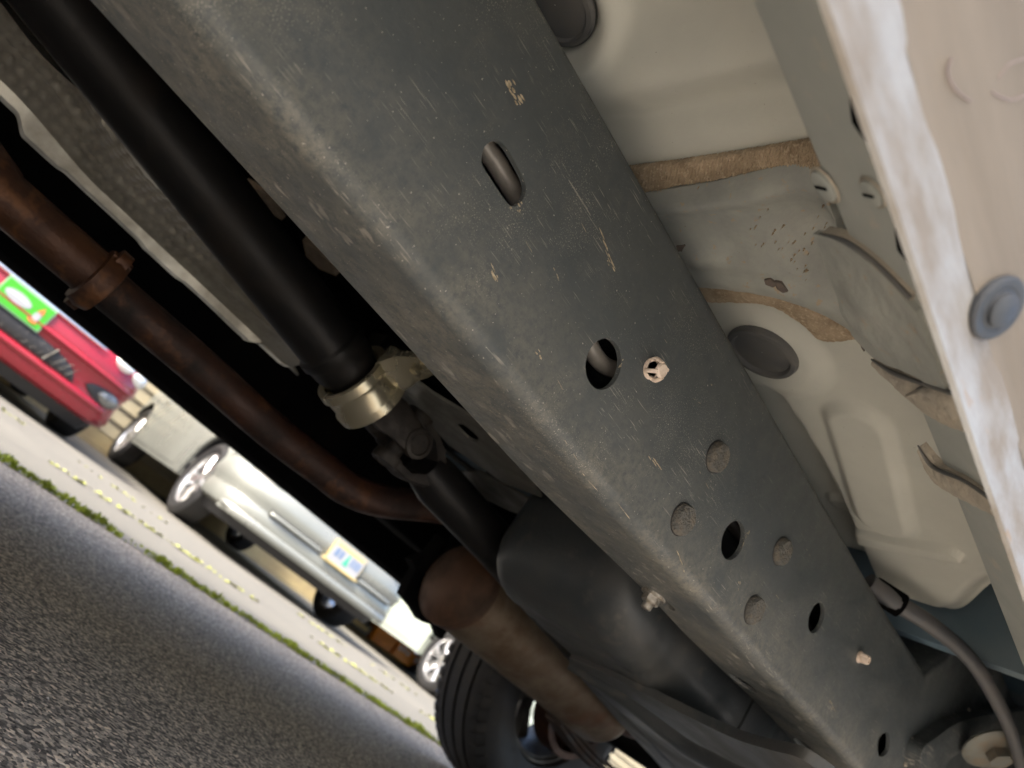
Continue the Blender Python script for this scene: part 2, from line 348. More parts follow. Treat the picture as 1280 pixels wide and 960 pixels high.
# ------------------------------------------------------------ wheels
def wheel(parent, c, Rr, wd, rr, tyre_m, rim_m, spokes=5, side=-1, name='wheel', grooves=True, blocks=0, axis=(0, 1, 0)):
    w_ = bpy.data.objects.new(name, None); C.objects.link(w_); w_.empty_display_size = .05
    c = Vector(c); w_.parent = parent; 
    if parent.parent is None: w_.matrix_parent_inverse = Matrix.Translation(-parent.location)
    A = Vector(axis).normalized(); h = wd/2
    pr = [(rr, -h*.78), (rr+.008, -h*.92), ((rr+Rr)/2, -h*1.04), (Rr-.035, -h*.98), (Rr-.012, -h*.86), (Rr-.002, -h*.74)]
    if grooves:
        for gx in (-.42, -.02, .38):
            pr += [(Rr, (gx-.045)*h*1.1), (Rr-.009, (gx-.04)*h*1.1), (Rr-.009, (gx+.06)*h*1.1), (Rr, (gx+.065)*h*1.1)]
    pr += [(Rr-.002, h*.74), (Rr-.012, h*.86), (Rr-.035, h*.98), ((rr+Rr)/2, h*1.04), (rr+.008, h*.92), (rr, h*.78), (rr-.01, 0)]
    g_ = G(); g_.lathe(pr+[pr[0]], c, A, 72)
    if blocks:
        u = A.orthogonal().normalized(); v = A.cross(u)
        for sgn in (-1, 1):
            for i in range(blocks):
                a0, a1 = 2*math.pi*i/blocks, 2*math.pi*(i+.62)/blocks
                vs = []
                for a in (a0, a1):
                    for (r_, s_) in ((Rr+.002, .70), (Rr-.006, .90), (Rr-.03, 1.005), (Rr-.03, .9), (Rr-.008, .70)):
                        vs.append(c+A*(sgn*h*s_)+(u*math.cos(a)+v*math.sin(a))*r_)
                g_.add(vs, [(0, 1, 6, 5), (1, 2, 7, 6), (2, 3, 8, 7), (0, 5, 9, 4), (4, 3, 2, 1, 0), (5, 6, 7, 8, 9)])
    t_ = g_.put('tyre', tyre_m); t_.parent = w_
    g_ = G(); g_.lathe([(rr+.006, -h*.80), (rr+.006, -h*.72), (rr-.014, -h*.68), (rr-.024, 0), (rr-.014, h*.68), (rr+.006, h*.72), (rr+.006, h*.80), (rr-.006, h*.80), (rr-.03, 0), (rr-.006, -h*.80), (rr+.006, -h*.80)], c, A, 48)
    u = A.orthogonal().normalized(); v = A.cross(u); so_ = side*h*.55
    g_.lathe([(.001, so_+side*.012), (.05, so_+side*.01), (.062, so_), (.055, so_-side*.04), (.001, so_-side*.04)], c, A, 24)
    for i in range(spokes):
        a = 2*math.pi*i/spokes+.3; d = u*math.cos(a)+v*math.sin(a); e = A.cross(d); hw = rr*.62*math.sin(math.pi/spokes)*.62
        rows = []
        for q, wq, oq in ((.04, hw*.8, 0), (rr*.5, hw*.8, side*.012), (rr-.012, hw*1.25, side*.004)):
            rows.append([c+d*q+e*(wq*k1)+A*(so_+oq+side*k2) for k1, k2 in ((-1, -.012), (-.7, .008), (.7, .008), (1, -.012), (.6, -.03), (-.6, -.03))])
        g_.loft(rows)
    r_o = g_.put('rim', rim_m); r_o.parent = w_
    return w_

# ------------------------------------------------------------ parked cars
def car(nm, label, origin, rot, Wd, L, paint, zlow=.2, fo=.82, wb=2.6, wr=.315, ride=1.45, hub=5, front=None, bulge=.16):
    """origin: middle of the nose on the ground; rot turns the car about it; car points to -Y"""
    T = Matrix.Translation(Vector(origin)) @ Matrix.Rotation(rot, 4, 'Z')
    root = empty(nm, origin, label, 'car')
    hw = Wd/2
    def P(x, y, z): return T @ Vector((x, y, z))
    def nose(t, z, off=0):                  # point on the bumper skin, t in -1..1
        a = t*math.pi/2; e = 2/3.6
        sx = math.copysign(abs(math.sin(a))**e, t); cy = abs(math.cos(a))**e
        k = 1-bulge*.35*((z-.42)/.35)**2
        return P(sx*(hw+off), .55-(.55+off)*cy*k - (0), z)
    # body sides and hood as a loft of cross sections
    st = [(.50, .70, .98), (.8, .78, 1), (1.3, .86, 1), (1.9, .90, 1), (2.6, .90, 1), (3.4, .93, 1), (L-.5, .95, .97), (L-.1, .9, .9), (L, .82, .84)]
    def lerp_st(y):
        for a, b in zip(st, st[1:]):
            if y <= b[0]+1e-6: t = (y-a[0])/(b[0]-a[0]); return a[1]+(b[1]-a[1])*t, a[2]+(b[2]-a[2])*t
        return st[-1][1:]
    rows = []; ny = 150
    for i in range(ny+1):
        y = .50+(L-.50)*i/ny; zt, k = lerp_st(y); wq = hw*k; lo = zlow+.01
        for yy in (fo, fo+wb):
            d_ = abs(y-yy); ra = wr+.045
            if d_ < ra: lo = max(lo, wr+math.sqrt(ra*ra-d_*d_))
        lip = .012*math.exp(-((lo-(wr+.2))/.25)**2)*(lo > zlow+.02)
        pr = [(-.90, lo), (-1.0-lip, lo+.004)]+[(-1.0-.012*math.sin(math.pi*min(1, max(0, (z_-zlow)/(zt-zlow))))-.012*math.exp(-((z_-(zt-.16))/.012)**2)*0-lip*.4, max(z_, lo+.006+.002*q)) for q, z_ in enumerate((zlow+.06, zlow+.10, zlow+.13, zlow+.2, zlow+.27, zt-.22, zt-.16, zt-.10))]
        pr += [(-.965, max(zt-.04, lo+.03)), (-.85, max(zt, lo+.035)), (-.4, zt+.045), (0, zt+.055)]
        pr = pr+[(-a, b) for a, b in pr[-2::-1]]
        rows.append([P(a*wq, y, b) for a, b in pr])
    g_ = G(); g_.grid(rows); k0 = len(rows[0]); g_.f.append(tuple(ny*k0+j for j in range(k0))); body = g_.put('body', paint, root)
    for sx in (-1, 1):
        for yy in (fo, fo+wb):
            rows = [[P(sx*(hw-.012)*q, yy+(wr+.045)*math.cos(R(a)), wr+(wr+.045)*math.sin(R(a))) for q in (1, .86, .66)] for a in range(0, 181, 12)]
            G().grid(rows).put('wheel_arch', M_TRIM, root)
    # front bumper skin
    zs = [zlow, zlow+.02, zlow+.06, zlow+.12, zlow+.16, .40, .44, .47, .52, .57, .62, .655]
    prof = {0: -.06, 1: -.01, 2: .008, 3: 0, 4: -.008, 5: -.004, 6: .004, 7: .018, 8: .012, 9: .0, 10: -.03, 11: -.10}
    rows = [[nose(t/16, z, prof[i]) for t in range(-16, 17)] for i, z in enumerate(zs)]
    g_ = G(); g_.grid(rows); g_.put('front_bumper', paint, root)
    rows = [[P(x*hw*.95, y, zlow+.03+.002*(y > 1)) for x in (-1, -.5, 0, .5, 1)] for y in (.12, .5, L-.4)]
    G().grid(rows).put('undertray', M_TRIM, root)
    rows = [[nose(t/12, z, -.05-(zlow+.03-z)*.5) for t in range(-12, 13)] for z in (zlow+.03, zlow-.03, zlow-.07)]
    G().grid(rows).put('valance', M_TRIM, root)
    rows = []                               # hood
    for i, y in enumerate((.10, .25, .45, .7, 1.0, 1.35)):
        rows.append([P(x*hw*(.80+.17*min(1, i/2.)), y+.10*abs(x)**3*(i < 3), .655+.05*i-.02*x*x) for x in [q/6 for q in range(-6, 7)]])
    G().grid(rows).put('bonnet', paint, root)
    # cabin
    rows = []
    for y, z, k in ((1.3, .88, .92), (1.95, ride-.04, .72), (2.4, ride, .70), (3.3, ride-.03, .70), (L-.75, .95, .86)):
        rows.append([P(a*hw*k, y, b) for a, b in ((-1.0, .84), (-1, z), (1, z), (1.0, .84))])
    G().loft(rows).put('cabin', M_GLASS, root, smooth=False)
    rows = []
    for y, z, k in ((1.9, ride-.03, .73), (2.4, ride+.015, .71), (3.3, ride-.01, .71), (3.6, ride-.08, .73)):
        rows.append([P(a*hw*k, y, z-.05*(abs(a) > .9)) for a in (-1, -.5, 0, .5, 1)])
    G().grid(rows).put('roof', paint, root)
    for sx in (-1, 1):
        for yy in (fo, fo+wb):
            wheel(root, P(sx*(hw-.115), yy, wr), wr, .20, wr*.70, M_TYRE, M_ALLOY, hub, sx, axis=T.to_3x3() @ Vector((1, 0, 0)), grooves=False)
    # door seams and handles
    for sx in (-1, 1):
        for y0, y1 in ((fo+.62, fo+1.5), (fo+1.53, fo+2.25)):
            g2 = G()
            for ya, yb, za, zb in ((y0, y0+.006, .3, .85), (y0, y1, .3, .306)):
                g2.box(sx*(hw+.001)-.003, sx*(hw+.001)+.003, ya, yb, za, zb)
            g2.v = [T @ q for q in g2.v]; g2.put('door_seam', M_TRIM, root, smooth=False)
            g2 = G(); g2.box(sx*(hw+.012)-.012, sx*(hw+.012)+.012, y1-.2, y1-.05, .77, .79); g2.v = [T @ q for q in g2.v]; g2.put('door_handle', paint, root)
    return root, nose, T, P, hw
def skin(name, nose, t0, t1, zf0, zf1, off, m_, root, n=14, k=5, thick=.012, depth=1, **kw):
    """a raised piece that follows the nose; zf0/zf1 give its lower and upper edge at fraction u"""
    rows = []
    for j in range(k+1):
        v = j/k; row = []
        for i in range(n+1):
            u = i/n; z0, z1 = zf0(u), zf1(u); z = z0+(z1-z0)*v
            row.append(nose(t0+(t1-t0)*u, z, off+thick*math.sin(math.pi*v)**.5*math.sin(math.pi*u)**.35))
        rows.append(row)
    return G().grid(rows).put(name, m_, root, **kw)
ell = lambda zc, h: ((lambda u: zc-h*math.sin(math.pi*min(max(u, .001), .999))**.5), (lambda u: zc+h*math.sin(math.pi*min(max(u, .001), .999))**.5))

def nose_t(hw, x):                          # parameter whose lateral offset is x
    s_ = min(1, abs(x)/hw); return math.copysign(math.asin(s_**1.8)/(math.pi/2), x)
def plate(root, nose, hw, x, z, base, border, fn, y_off=.03):
    w_, h_ = .305, .152
    t0, t1 = nose_t(hw, x-w_/2), nose_t(hw, x+w_/2)
    a, b = nose(t0, z, y_off), nose(t1, z, y_off); ux = (b-a).normalized(); n = Vector((ux.y, -ux.x, 0)); c = (a+b)/2
    def Q(u, v, d=0): return c+ux*u+Vector((0, 0, v))+n*d
    def flat(name, pts, d, m_, par, th=.0015):
        g_ = G(); k = len(pts); g_.add([Q(u, v, d) for u, v in pts]+[Q(u, v, d-th) for u, v in pts], [tuple(range(k))]+[(i, (i+1) % k, k+(i+1) % k, k+i) for i in range(k)])
        return g_.put(name, m_, par, smooth=False)
    rect = lambda u, v, a_, b_: [(u-a_, v-b_), (u+a_, v-b_), (u+a_, v+b_), (u-a_, v+b_)]
    oval = lambda u, v, a_, b_: [(u+a_*math.cos(q*math.pi/8), v+b_*math.sin(q*math.pi/8)) for q in range(16)]
    pl = flat('number_plate', rect(0, 0, w_/2+.008, h_/2+.008), 0, border, root, .02)
    flat('plate_face', rect(0, 0, w_/2, h_/2), .003, base, pl)
    fn(lambda nm, pts, m_, d=.005: flat(nm, pts, d, m_, pl), rect, oval)
    return pl

# red car, seen from the front
red, nz, T, P, hw = car('red_car', 'red car facing the truck with a green number plate, in front of the cream siding', (.66, 5.45, 0), R(-2), 1.80, 4.2, M_RED, zlow=.17, hub=5)
def green_print(f, rect, oval):
    f('print_cloud', oval(-.045, .008, .085, .034), M_PW)
    f('print_cloud_line', rect(-.05, .012, .06, .006), mat('print_grey', (.45, .5, .5), .5), .007)
    f('print_figure', oval(.095, -.012, .022, .03), M_PW)
    f('print_hat', [(.075, .015), (.118, .012), (.102, .055)], M_PINK, .007)
    f('print_boots', oval(.09, -.048, .03, .012), M_PINK, .007)
plate(red, nz, hw, -.01, .505, M_GREEN, M_LGREEN, green_print)
tx = lambda x: nose_t(hw, x)
for z0 in (.60, .645):
    skin('chrome_strip', nz, tx(-.52), tx(.52), lambda u: z0-.014*math.sin(math.pi*u)**.3, lambda u: z0+.014*math.sin(math.pi*u)**.3, .012+(.07 if z0 < .62 else .0)*0, M_CHROME, red)
gl = skin('lower_grille', nz, tx(-.50), tx(.50), lambda u: .315-.0*u, lambda u: .315+.105*math.sin(math.pi*u)**.4, .004, M_TRIM, red)
for i in range(-9, 10):
    xx = i*.05; g_ = G(); g_.tube([nz(tx(xx-.02), .325, .014), nz(tx(xx+.02), .405, .014)], .0018, 5); g_.tube([nz(tx(xx+.02), .325, .014), nz(tx(xx-.02), .405, .014)], .0018, 5)
    g_.put('grille_bar', M_RIMD, gl)
for xx in (-.2, .27): G().tube([nz(tx(xx), .32, .022), nz(tx(xx+.03), .42, .022)], .010, 6).put('grille_divider', M_RIMD, gl)
M_FOG = mat('fog_lamp_glass', (.30, .31, .30), .2, .6, col2=(.12, .12, .12), sc=40)
for s_ in (-1, 1):
    pod = skin('fog_lamp_pod', nz, tx(s_*.56), tx(s_*.84), ell(.36, .05)[0], ell(.36, .05)[1], .004, M_TRIM, red, thick=.006)
    skin('fog_lamp', nz, tx(s_*.66), tx(s_*.82), ell(.36, .045)[0], ell(.36, .045)[1], .010, M_FOG, red, thick=.02)
    skin('headlight', nz, tx(s_*.60), tx(s_*.74), ell(.60, .045)[0], ell(.60, .045)[1], .0, M_LENS, red, thick=.03)
    skin('headlight', nz, tx(s_*.76), tx(s_*.885), ell(.585, .055)[0], ell(.585, .055)[1], .0, M_LENS, red, thick=.03)
skin('bumper_ridge', nz, tx(-.86), tx(.86), lambda u: .452, lambda u: .492, .010, M_RED, red, n=30, thick=.024)
skin('chin_spoiler', nz, tx(-.80), tx(.80), lambda u: .255, lambda u: .305, .004, M_RED, red, n=30, thick=.026)

# cream-silver car, its side and front visible
cream, nz, T, P, hw = car('silver_car', 'silver cream car with alloy wheels and tree number plate, between red and white cars', (3.22, 5.05, 0), R(-4), 1.82, 4.4, M_SILV, zlow=.25, fo=.86, wb=2.6, wr=.325)
def tree_print(f, rect, oval):
    f('print_tree', [(-.02, -.05), (.03, -.05), (.005, .055)], M_TEAL)
    f('print_sky', rect(0, .055, .14, .012), M_YEL, .004)
    f('print_characters', rect(-.105, 0, .018, .03), M_BLUE); f('print_characters', rect(-.06, 0, .014, .03), M_BLUE)
    for u in (.055, .09, .122): f('print_characters', rect(u, 0, .011, .03), M_BLUE)
tx = lambda x: nose_t(hw, x)
pl = plate(cream, nz, hw, .11, .475, M_PW, M_YEL, tree_print, .035)
g_ = skin('plate_holder', nz, tx(-.07), tx(.29), lambda u: .375, lambda u: .40, .03, M_YEL, cream)
for a, b in ((-.58, -.08), (.30, .72)):
    sl = skin('bumper_slot', nz, tx(a), tx(b), lambda u: .385, lambda u: .43, .003, M_TRIM, cream, thick=.004)
    skin('bumper_rub_strip', nz, tx(a+.01), tx(b-.01), lambda u: .393, lambda u: .422, .010, M_SILV, cream, thick=.022)
skin('chin_spoiler', nz, tx(-.86), tx(.86), lambda u: .24, lambda u: .31, .002, M_SILV, cream, n=30, thick=.018)
for s_ in (-1, 1): skin('headlight', nz, tx(s_*.55), tx(s_*.86), ell(.62, .045)[0], ell(.62, .045)[1], .0, M_LENS, cream, thick=.02)
skin('grille', nz, tx(-.4), tx(.4), lambda u: .59, lambda u: .64, .0, M_TRIM, cream)

white, nz, T, P, hw = car('white_car', 'pale white car at the far end of the row, partly behind the truck tyre', (6.55, 5.2, 0), R(-6), 1.84, 4.5, M_WHITE, zlow=.24, fo=.86, wb=2.7, wr=.335, hub=7)
tx = lambda x: nose_t(hw, x)
for s_ in (-1, 1):
    skin('headlight', nz, tx(s_*.55), tx(s_*.86), ell(.6, .06)[0], ell(.6, .06)[1], .0, M_LENS, white, thick=.02)
    g_ = G(); g_.box(s_*hw-.005, s_*hw+.012, 1.5, 3.0, .42, .46); g_.v = [T @ q for q in g_.v]; g_.put('side_moulding', M_WHITE, white)
skin('grille', nz, tx(-.4), tx(.4), lambda u: .50, lambda u: .60, .0, M_TRIM, white)

# things stacked low against the wall
M_BW = mat('box_white', (.85, .85, .83), .5)
def crate(nm, label, x, w_, h_, m_, deco):
    root = empty(nm, (x, YB-.2, 0), label, 'box')
    g_ = G(); g_.box(x-w_/2, x+w_/2, YB-.32, YB-.11, .052, .052+h_); o = g_.put('case', m_, root, smooth=False)
    bv = o.modifiers.new('bevel', 'BEVEL'); bv.width = .012; bv.segments = 2
    for (u0, u1, v0, v1, mm) in deco:
        G().box(x-w_/2+w_*u0, x-w_/2+w_*u1, YB-.325, YB-.319, .052+h_*v0, .052+h_*v1).put('printed_mark', mm, root, smooth=False)
crate('orange_box', 'plain orange box low against the cream wall behind the cars', 6.98, .40, .22, M_ORANGE, [(.05, .95, .12, .16, M_PINK)])
crate('printed_box', 'orange box with white printing beside the plain orange one', 7.62, .80, .20, M_ORANGE,
      [(.05, .12, .55, .9, M_BW), (.15, .22, .6, .9, M_BW), (.26, .33, .55, .85, M_BW), (.5, .58, .5, .85, M_BW), (.62, .72, .45, .9, M_BW), (.76, .85, .5, .9, M_BW), (.88, .96, .5, .9, M_BW), (.6, .95, .12, .3, M_PINK)])
crate('grey_box', 'dark grey crate left of the orange box by the wall', 6.45, .5, .15, M_GREYSTEEL, [(.1, .9, .3, .7, M_YEL)])

# ------------------------------------------------------------ the pickup truck overhead
truck = empty('pickup_truck', (.2, .98, 0), 'cream pickup truck seen from underneath with scraped dark frame rail and rusty exhaust', 'truck')
YW = .40
def rail_z(x):                              # bottom, top heights of the web above the lens
    b = .175+.011*ss(.40, .70, x)+.013*ss(.70, 1.05, x)+.05*ss(1.08, 1.7, x)
    t = .3735+.008*ss(.9, 1.2, x)+.15*ss(1.175, 1.24, x)
    return b, t
def rail_section(x, y0, y1, inset):
    b, t = rail_z(x); b += inset; t -= inset; y0, y1 = y0+inset, y1-inset; r = max(.003, .014-inset); P_ = []
    for (cy, cz, a0) in ((y0+r, b+r, 180), (y1-r, b+r, 270), (y1-r, t-r, 0), (y0+r, t-r, 90)):
        for k in range(7):
            a = R(a0+90*k/6); P_.append(W(x, cy+r*math.cos(a), cz+r*math.sin(a)))
    return P_
def make_rail(y0, y1, near):
    xs = [-1.9+.1*i for i in range(15)]+[-.45+.05*i for i in range(75)]
    outer = [rail_section(x, y0, y1, 0) for x in xs]; inner = [rail_section(x, y0, y1, .0045) for x in xs]
    g_ = G(); g_.grid(outer, True); k = len(g_.v); g_.grid(inner, True); n = 28
    for r_ in (0, len(xs)-1):
        for j in range(n): g_.f.append((r_*n+j, r_*n+(j+1) % n, k+r_*n+(j+1) % n, k+r_*n+j))
    o = g_.put('frame_rail', M_RAIL, truck, label=None if near else 'far side frame rail')
    return o
rail = make_rail(YW, YW+.107, True)
make_rail(1.46, 1.567, False).data.materials[0] = M_BLACK  # same paint as the near rail; far-side shade put into a black colour
def cutter(outline, ya=.395, yb=.41):       # outline in (x, zh)
    n = len(outline); g_ = G(); g_.add([W(x, ya, z) for x, z in outline]+[W(x, yb, z) for x, z in outline], [tuple(range(n)), tuple(range(n, 2*n))]+[(i, (i+1) % n, n+(i+1) % n, n+i) for i in range(n)])
    return g_.put('cutter', M_RAIL)
def proj_outline(cx, cz, ax, az, n=28, p=2.0):
    return [(cx+ax*math.copysign(abs(math.cos(a))**(2/p), math.cos(a)), cz+az*math.copysign(abs(math.sin(a))**(2/p), math.sin(a))) for a in [2*math.pi*i/n for i in range(n)]]
def pix_outline(pts, n=6):                  # outline given in the photograph, on the web
    out = smooth_pl(pts+[pts[0]], n)[:-1]; res = []
    for a, b in out:
        q = at_y(a, b, YW); res.append((q.x, q.z-H0))
    return res
cuts = [cutter(pix_outline([(602, 196), (606, 183), (617, 176), (629, 180), (643, 201), (656, 227), (657, 241), (651, 253), (641, 258), (631, 250), (615, 226), (603, 207)], 3)),
        cutter(proj_outline(.3455, .247, .0195, .0195)), cutter(proj_outline(.6, .249, .0188, .0188)), cutter(proj_outline(.806, .278, .0172, .0172)),
        cutter(proj_outline(1.112, .254, .022, .016, p=1.6))]
fl_pts = [(900, 842), (970, 915), (787, 736)]
for (px, py), (a, b) in zip(fl_pts, ((.024, .016), (.022, .013), (.012, .010))):
    zz = rail_z(at_z(px, py, .185).x)[0]; q = at_z(px, py, zz); q.y = min(q.y, .476)
    outl = proj_outline(q.x, q.y, a, b, 20); n = 20; g_ = G()
    g_.add([Vector((x, y, H0+zz-.03)) for x, y in outl]+[Vector((x, y, H0+zz+.03)) for x, y in outl], [tuple(range(n)), tuple(range(n, 2*n))]+[(i, (i+1) % n, n+(i+1) % n, n+i) for i in range(n)])
    cuts.append(g_.put('cutter', M_RAIL))
boolean(rail, cuts)
def on_rail(nm, g_, m_, **kw): o = mk(nm, g_.v, g_.f, m_, None, **kw); o.parent = rail; return o
for (px, py) in ((895, 571), (852, 649), (976, 689), (941, 762)):
    q = at_y(px, py, YW); g_ = G(); rows = []
    for r_, a in ((.0136, -.001), (.0136, .0014), (.0128, .0050), (.0114, .0064), (.0015, .0066)):
        rows.append([q+Vector((math.cos(t)*r_*(1+.04*noise.noise(Vector((math.cos(t)*2, px, math.sin(t)*2)))), -a-.0006*noise.noise(Vector((t*3, r_*400, py))), math.sin(t)*r_*1.06)) for t in [2*math.pi*i/28 for i in range(28)]])
    g_.loft(rows); on_rail('weld_plug', g_, M_WELD)
    on_rail('weld_rim', G().lathe([(.0134, .0002), (.0150, .0005), (.0154, -.0003)], q, (0, -1, 0), 28), M_TRIM)
# brake line inside the box section, visible through the two openings
on_rail('brake_line', G().tube([W(-1.5, .45, .31), W(-.1, .43, .300)]+[at_y(a_, b_, .428) for a_, b_ in ((590, 158), (612, 190), (629, 218), (648, 250), (680, 310), (722, 400), (741, 440), (757, 458), (782, 468), (810, 500))]+[W(.5, .47, .30), W(1.4, .48, .33)], .0075, 14, smoothn=6), mat('brake_line_grey', (.28, .26, .23), .45, .2, col2=(.2, .18, .16), sc=40))
# bolt on the lower flange
q = at_z(812, 752, .176)
g_ = G(); hexa = lambda r_: [(r_*math.cos(R(60*i+10)), r_*math.sin(R(60*i+10))) for i in range(6)]
zz = rail_z(q.x)[0]; base = Vector((q.x, q.y, H0+zz))
g_.lathe([(.0001, .0), (.0135, .0), (.0135, -.002), (.0125, -.0032), (.0001, -.0032)], base, (0, 0, 1), 24)
g_.loft([[base+Vector((a, b, -.0032)) for a, b in hexa(.0095)], [base+Vector((a, b, -.0095)) for a, b in hexa(.0095)], [base+Vector((a, b, -.011)) for a, b in hexa(.008)]])
g_.lathe([(.0055, -.011), (.0055, -.017), (.0045, -.018), (.0001, -.018)], base, (0, 0, 1), 14)
on_rail('flange_bolt', g_, M_BOLT)
# plastic clips
def clip(px, py, s_, cage):
    q = at_y(px, py, YW); g_ = G()
    g_.lathe([(.0001, 0), (s_*.95, 0), (s_*.95, .0015), (s_*.7, .0022)], q, (0, -1, 0), 20)
    if cage:
        for k in range(4):
            a = R(45+90*k); d = Vector((math.cos(a), 0, math.sin(a)))
            g_.tube([q+d*s_*.75, q+d*s_*.95+Vector((0, -.006, 0)), q+d*s_*.6+Vector((0, -.0125, 0))], s_*.20, 6, smoothn=3)
        g_.lathe([(.0001, .0135), (s_*.55, .0135), (s_*.70, .012), (s_*.68, .0105), (.0001, .0105)], q, (0, -1, 0), 12)
    else:
        g_.lathe([(s_*.55, .001), (s_*.75, .002), (s_*.72, .010), (s_*.62, .012), (s_*.38, .0122), (s_*.36, .007), (.0001, .007)], q, (0, -1, 0), 16)
        g_.tube([q+Vector((-s_, -.003, s_*.2)), q+Vector((-s_*.6, -.011, s_*.3))], s_*.25, 6)
    return on_rail('plastic_clip', g_, M_CLIP)
clip(813, 461, .0092, True); clip(1074, 821, .0078, False)
# chips and scratches through the paint
def chip(px, py, ln, wd, ang, n=5):
    g_ = G()
    for i in range(n):
        u = random.uniform(-.5, .5)*ln; v = random.gauss(0, .25)*wd; l = ln*random.uniform(.15, .5); w_ = wd*random.uniform(.12, .3)
        ca, sa = math.cos(ang), math.sin(ang); pts = []
        k = 9
        for j in range(k):
            a = 2*math.pi*j/k; rx = l*.5*math.cos(a)*random.uniform(.7, 1.1); ry = w_*.5*math.sin(a)*random.uniform(.5, 1.3)
            X, Y = u+rx, v+ry; pts.append(at_y(px+X*ca-Y*sa, py+X*sa+Y*ca, YW-.00025-.00004*i))
        g_.add(pts, [tuple(range(k))])
    on_rail('paint_chip', g_, M_CHIP, smooth=False)
D = R(60)
for a in ((644, 116, 30, 14, D, 12), (757, 310, 44, 6, D+.1, 8), (764, 331, 22, 7, D, 5), (649, 258, 11, 11, D, 6), (617, 343, 34, 9, D+.1, 6), (695, 341, 22, 4, D+.1, 3), (658, 302, 26, 2, D, 2),
          (820, 580, 24, 8, D-.05, 6), (672, 441, 22, 8, D, 5), (776, 455, 12, 6, D+1, 4), (933, 672, 18, 5, D+.8, 4), (924, 731, 15, 4, D+.6, 4), (852, 702, 24, 5, D+.1, 3), (972, 745, 20, 2.5, D-.1, 2),
          (540, 205, 16, 3, D, 2), (1038, 878, 22, 5, D, 4), (735, 600, 40, 2.5, D-.2, 4), (780, 640, 40, 2.5, D-.15, 4), (712, 560, 30, 2.5, D, 3), (338, 13, 4, 3.5, 0, 3),
          (870, 500, 20, 2, D-.4, 2), (835, 430, 16, 2, D, 2), (890, 480, 10, 2.5, D-.5, 2), (1010, 690, 16, 2.5, D, 2), (880, 600, 26, 2, D, 2), (700, 480, 18, 2, D, 2), (728, 280, 18, 2, D+.1, 2), (575, 300, 16, 2, D, 2)):
    chip(*a)

# spring hanger and rear hardware at the rail's rear end
patch('spring_hanger', [(1150, 985), (1152, 940), (1172, 921), (1200, 903), (1240, 893), (1290, 888)], [(1178, 985), (1184, 955), (1200, 941), (1218, 934), (1240, 936), (1290, 950)], lambda a, b: at_y(a, b, YW-.02), Vector((0, -1, 0)), lambda u, v: .0025*min(1, 5*v, 5-5*v), M_RAIL, truck, nu=60, nv=12, back=.025)
c2 = at_y(1243, 935, YW-.06)
g_ = G(); g_.lathe([(.0001, .0), (.044, .0), (.0445, .003), (.038, .006), (.020, .008), (.0001, .008)], c2, (-.25, -1, -1.1), 36)
ax = Vector((-.25, -1, -1.1)).normalized(); u = ax.orthogonal().normalized(); v = ax.cross(u)
g_.loft([[c2+ax*d+(u*math.cos(R(60*i))+v*math.sin(R(60*i)))*.016 for i in range(6)] for d in (.008, .022)])
g_.put('hanger_bolt', mat('dull_washer', (.16, .17, .155), .5, .3, col2=(.2, .17, .13), sc=40), truck)
for px, py in ((1192, 895), (1211, 888), (1140, 925), (1146, 931), (1132, 955)):
    q = at_y(px, py, YW-.001); on_rail('rivet', G().lathe([(.0001, .003), (.0025, .0028), (.004, .001), (.0042, -.001)], q, (0, -1, 0), 12), M_BOLT)

# floor pan between rail and sill
def xend(y): return 1.125-.15*ss(.400, .290, y)
def zf(x, y):
    h = 0.0
    h += .022*ss(.17, .222, x)*(1-ss(.224, .262, x))             # soft transverse swages
    h += .010*ss(.255, .285, x)*(1-ss(.335, .345, x))
    h += .010*math.exp(-((x-.05)/.03)**2)+.010*math.exp(-((x+.12)/.03)**2)
    d = math.hypot(x-.150, y-.462); h += .012*math.exp(-((d-.052)/.012)**2)-.006*(1-ss(.030, .044, d))
    # rear pan: stadium emboss
    ca, sa = math.cos(-.13), math.sin(-.13); X, Y = x-.752, y-.388; u, v = X*ca-Y*sa, X*sa+Y*ca
    dx, dy = max(0, abs(u)-.095), abs(v); dd = math.hypot(dx, dy); h += .010*(1-ss(.024, .042, dd))
    # round seat of the rubber plug
    d = math.hypot(x-.556, y-.442); h += .008*(1-ss(.045, .075, d))
    # rib near the rear
    a, b = at_z(1030, 662, .44), at_z(1190, 692, .44); ab = b-a; t = max(0, min(1, ((x-a.x)*ab.x+(y-a.y)*ab.y)/(ab.x**2+ab.y**2)))
    d = math.hypot(x-a.x-ab.x*t, y-a.y-ab.y*t); h += .008*(1-ss(.009, .019, d))
    # wall that rises next to the rail
    h -= .03*ss(.335, .345, x)*(1-ss(.448, .458, x))
    h -= .05*ss(0, .022, y-(.452-.05*ss(.60, .70, x)*0-.010*math.sin((x-.6)*9)))*ss(.60, .66, x)
    h -= .03*ss(xend(y)-.09, xend(y), x)**2
    h += .0012*noise.noise(Vector((x*9, y*9, 0)))
    return .44-h
rows = []
ys_ = [.205+.0032*j for j in range(108)]
for i in range(572):
    row = []
    for y in ys_:
        x = -.5+(xend(y)+.5)*min(i, 560)/560; row.append(W(x, y, zf(x, y)+.008*max(0, i-560)))
    rows.append(row)
rows = [[W(-.95, y, .44) for y in ys_]]+rows
pan = G().grid(rows).put('floor_pan', M_PAN, truck)
def plug(parent, q, r_, m_, ax=(0, 0, -1), lip=.003, name='rubber_plug'):
    g_ = G(); g_.lathe([(r_*1.0, -.004), (r_*1.03, .0), (r_*.98, lip), (r_*.86, lip*1.1), (r_*.80, lip*.3), (r_*.4, lip*.15), (.0005, lip*.12)], q, ax, 40)
    o = g_.put(name, m_); o.parent = parent; return o
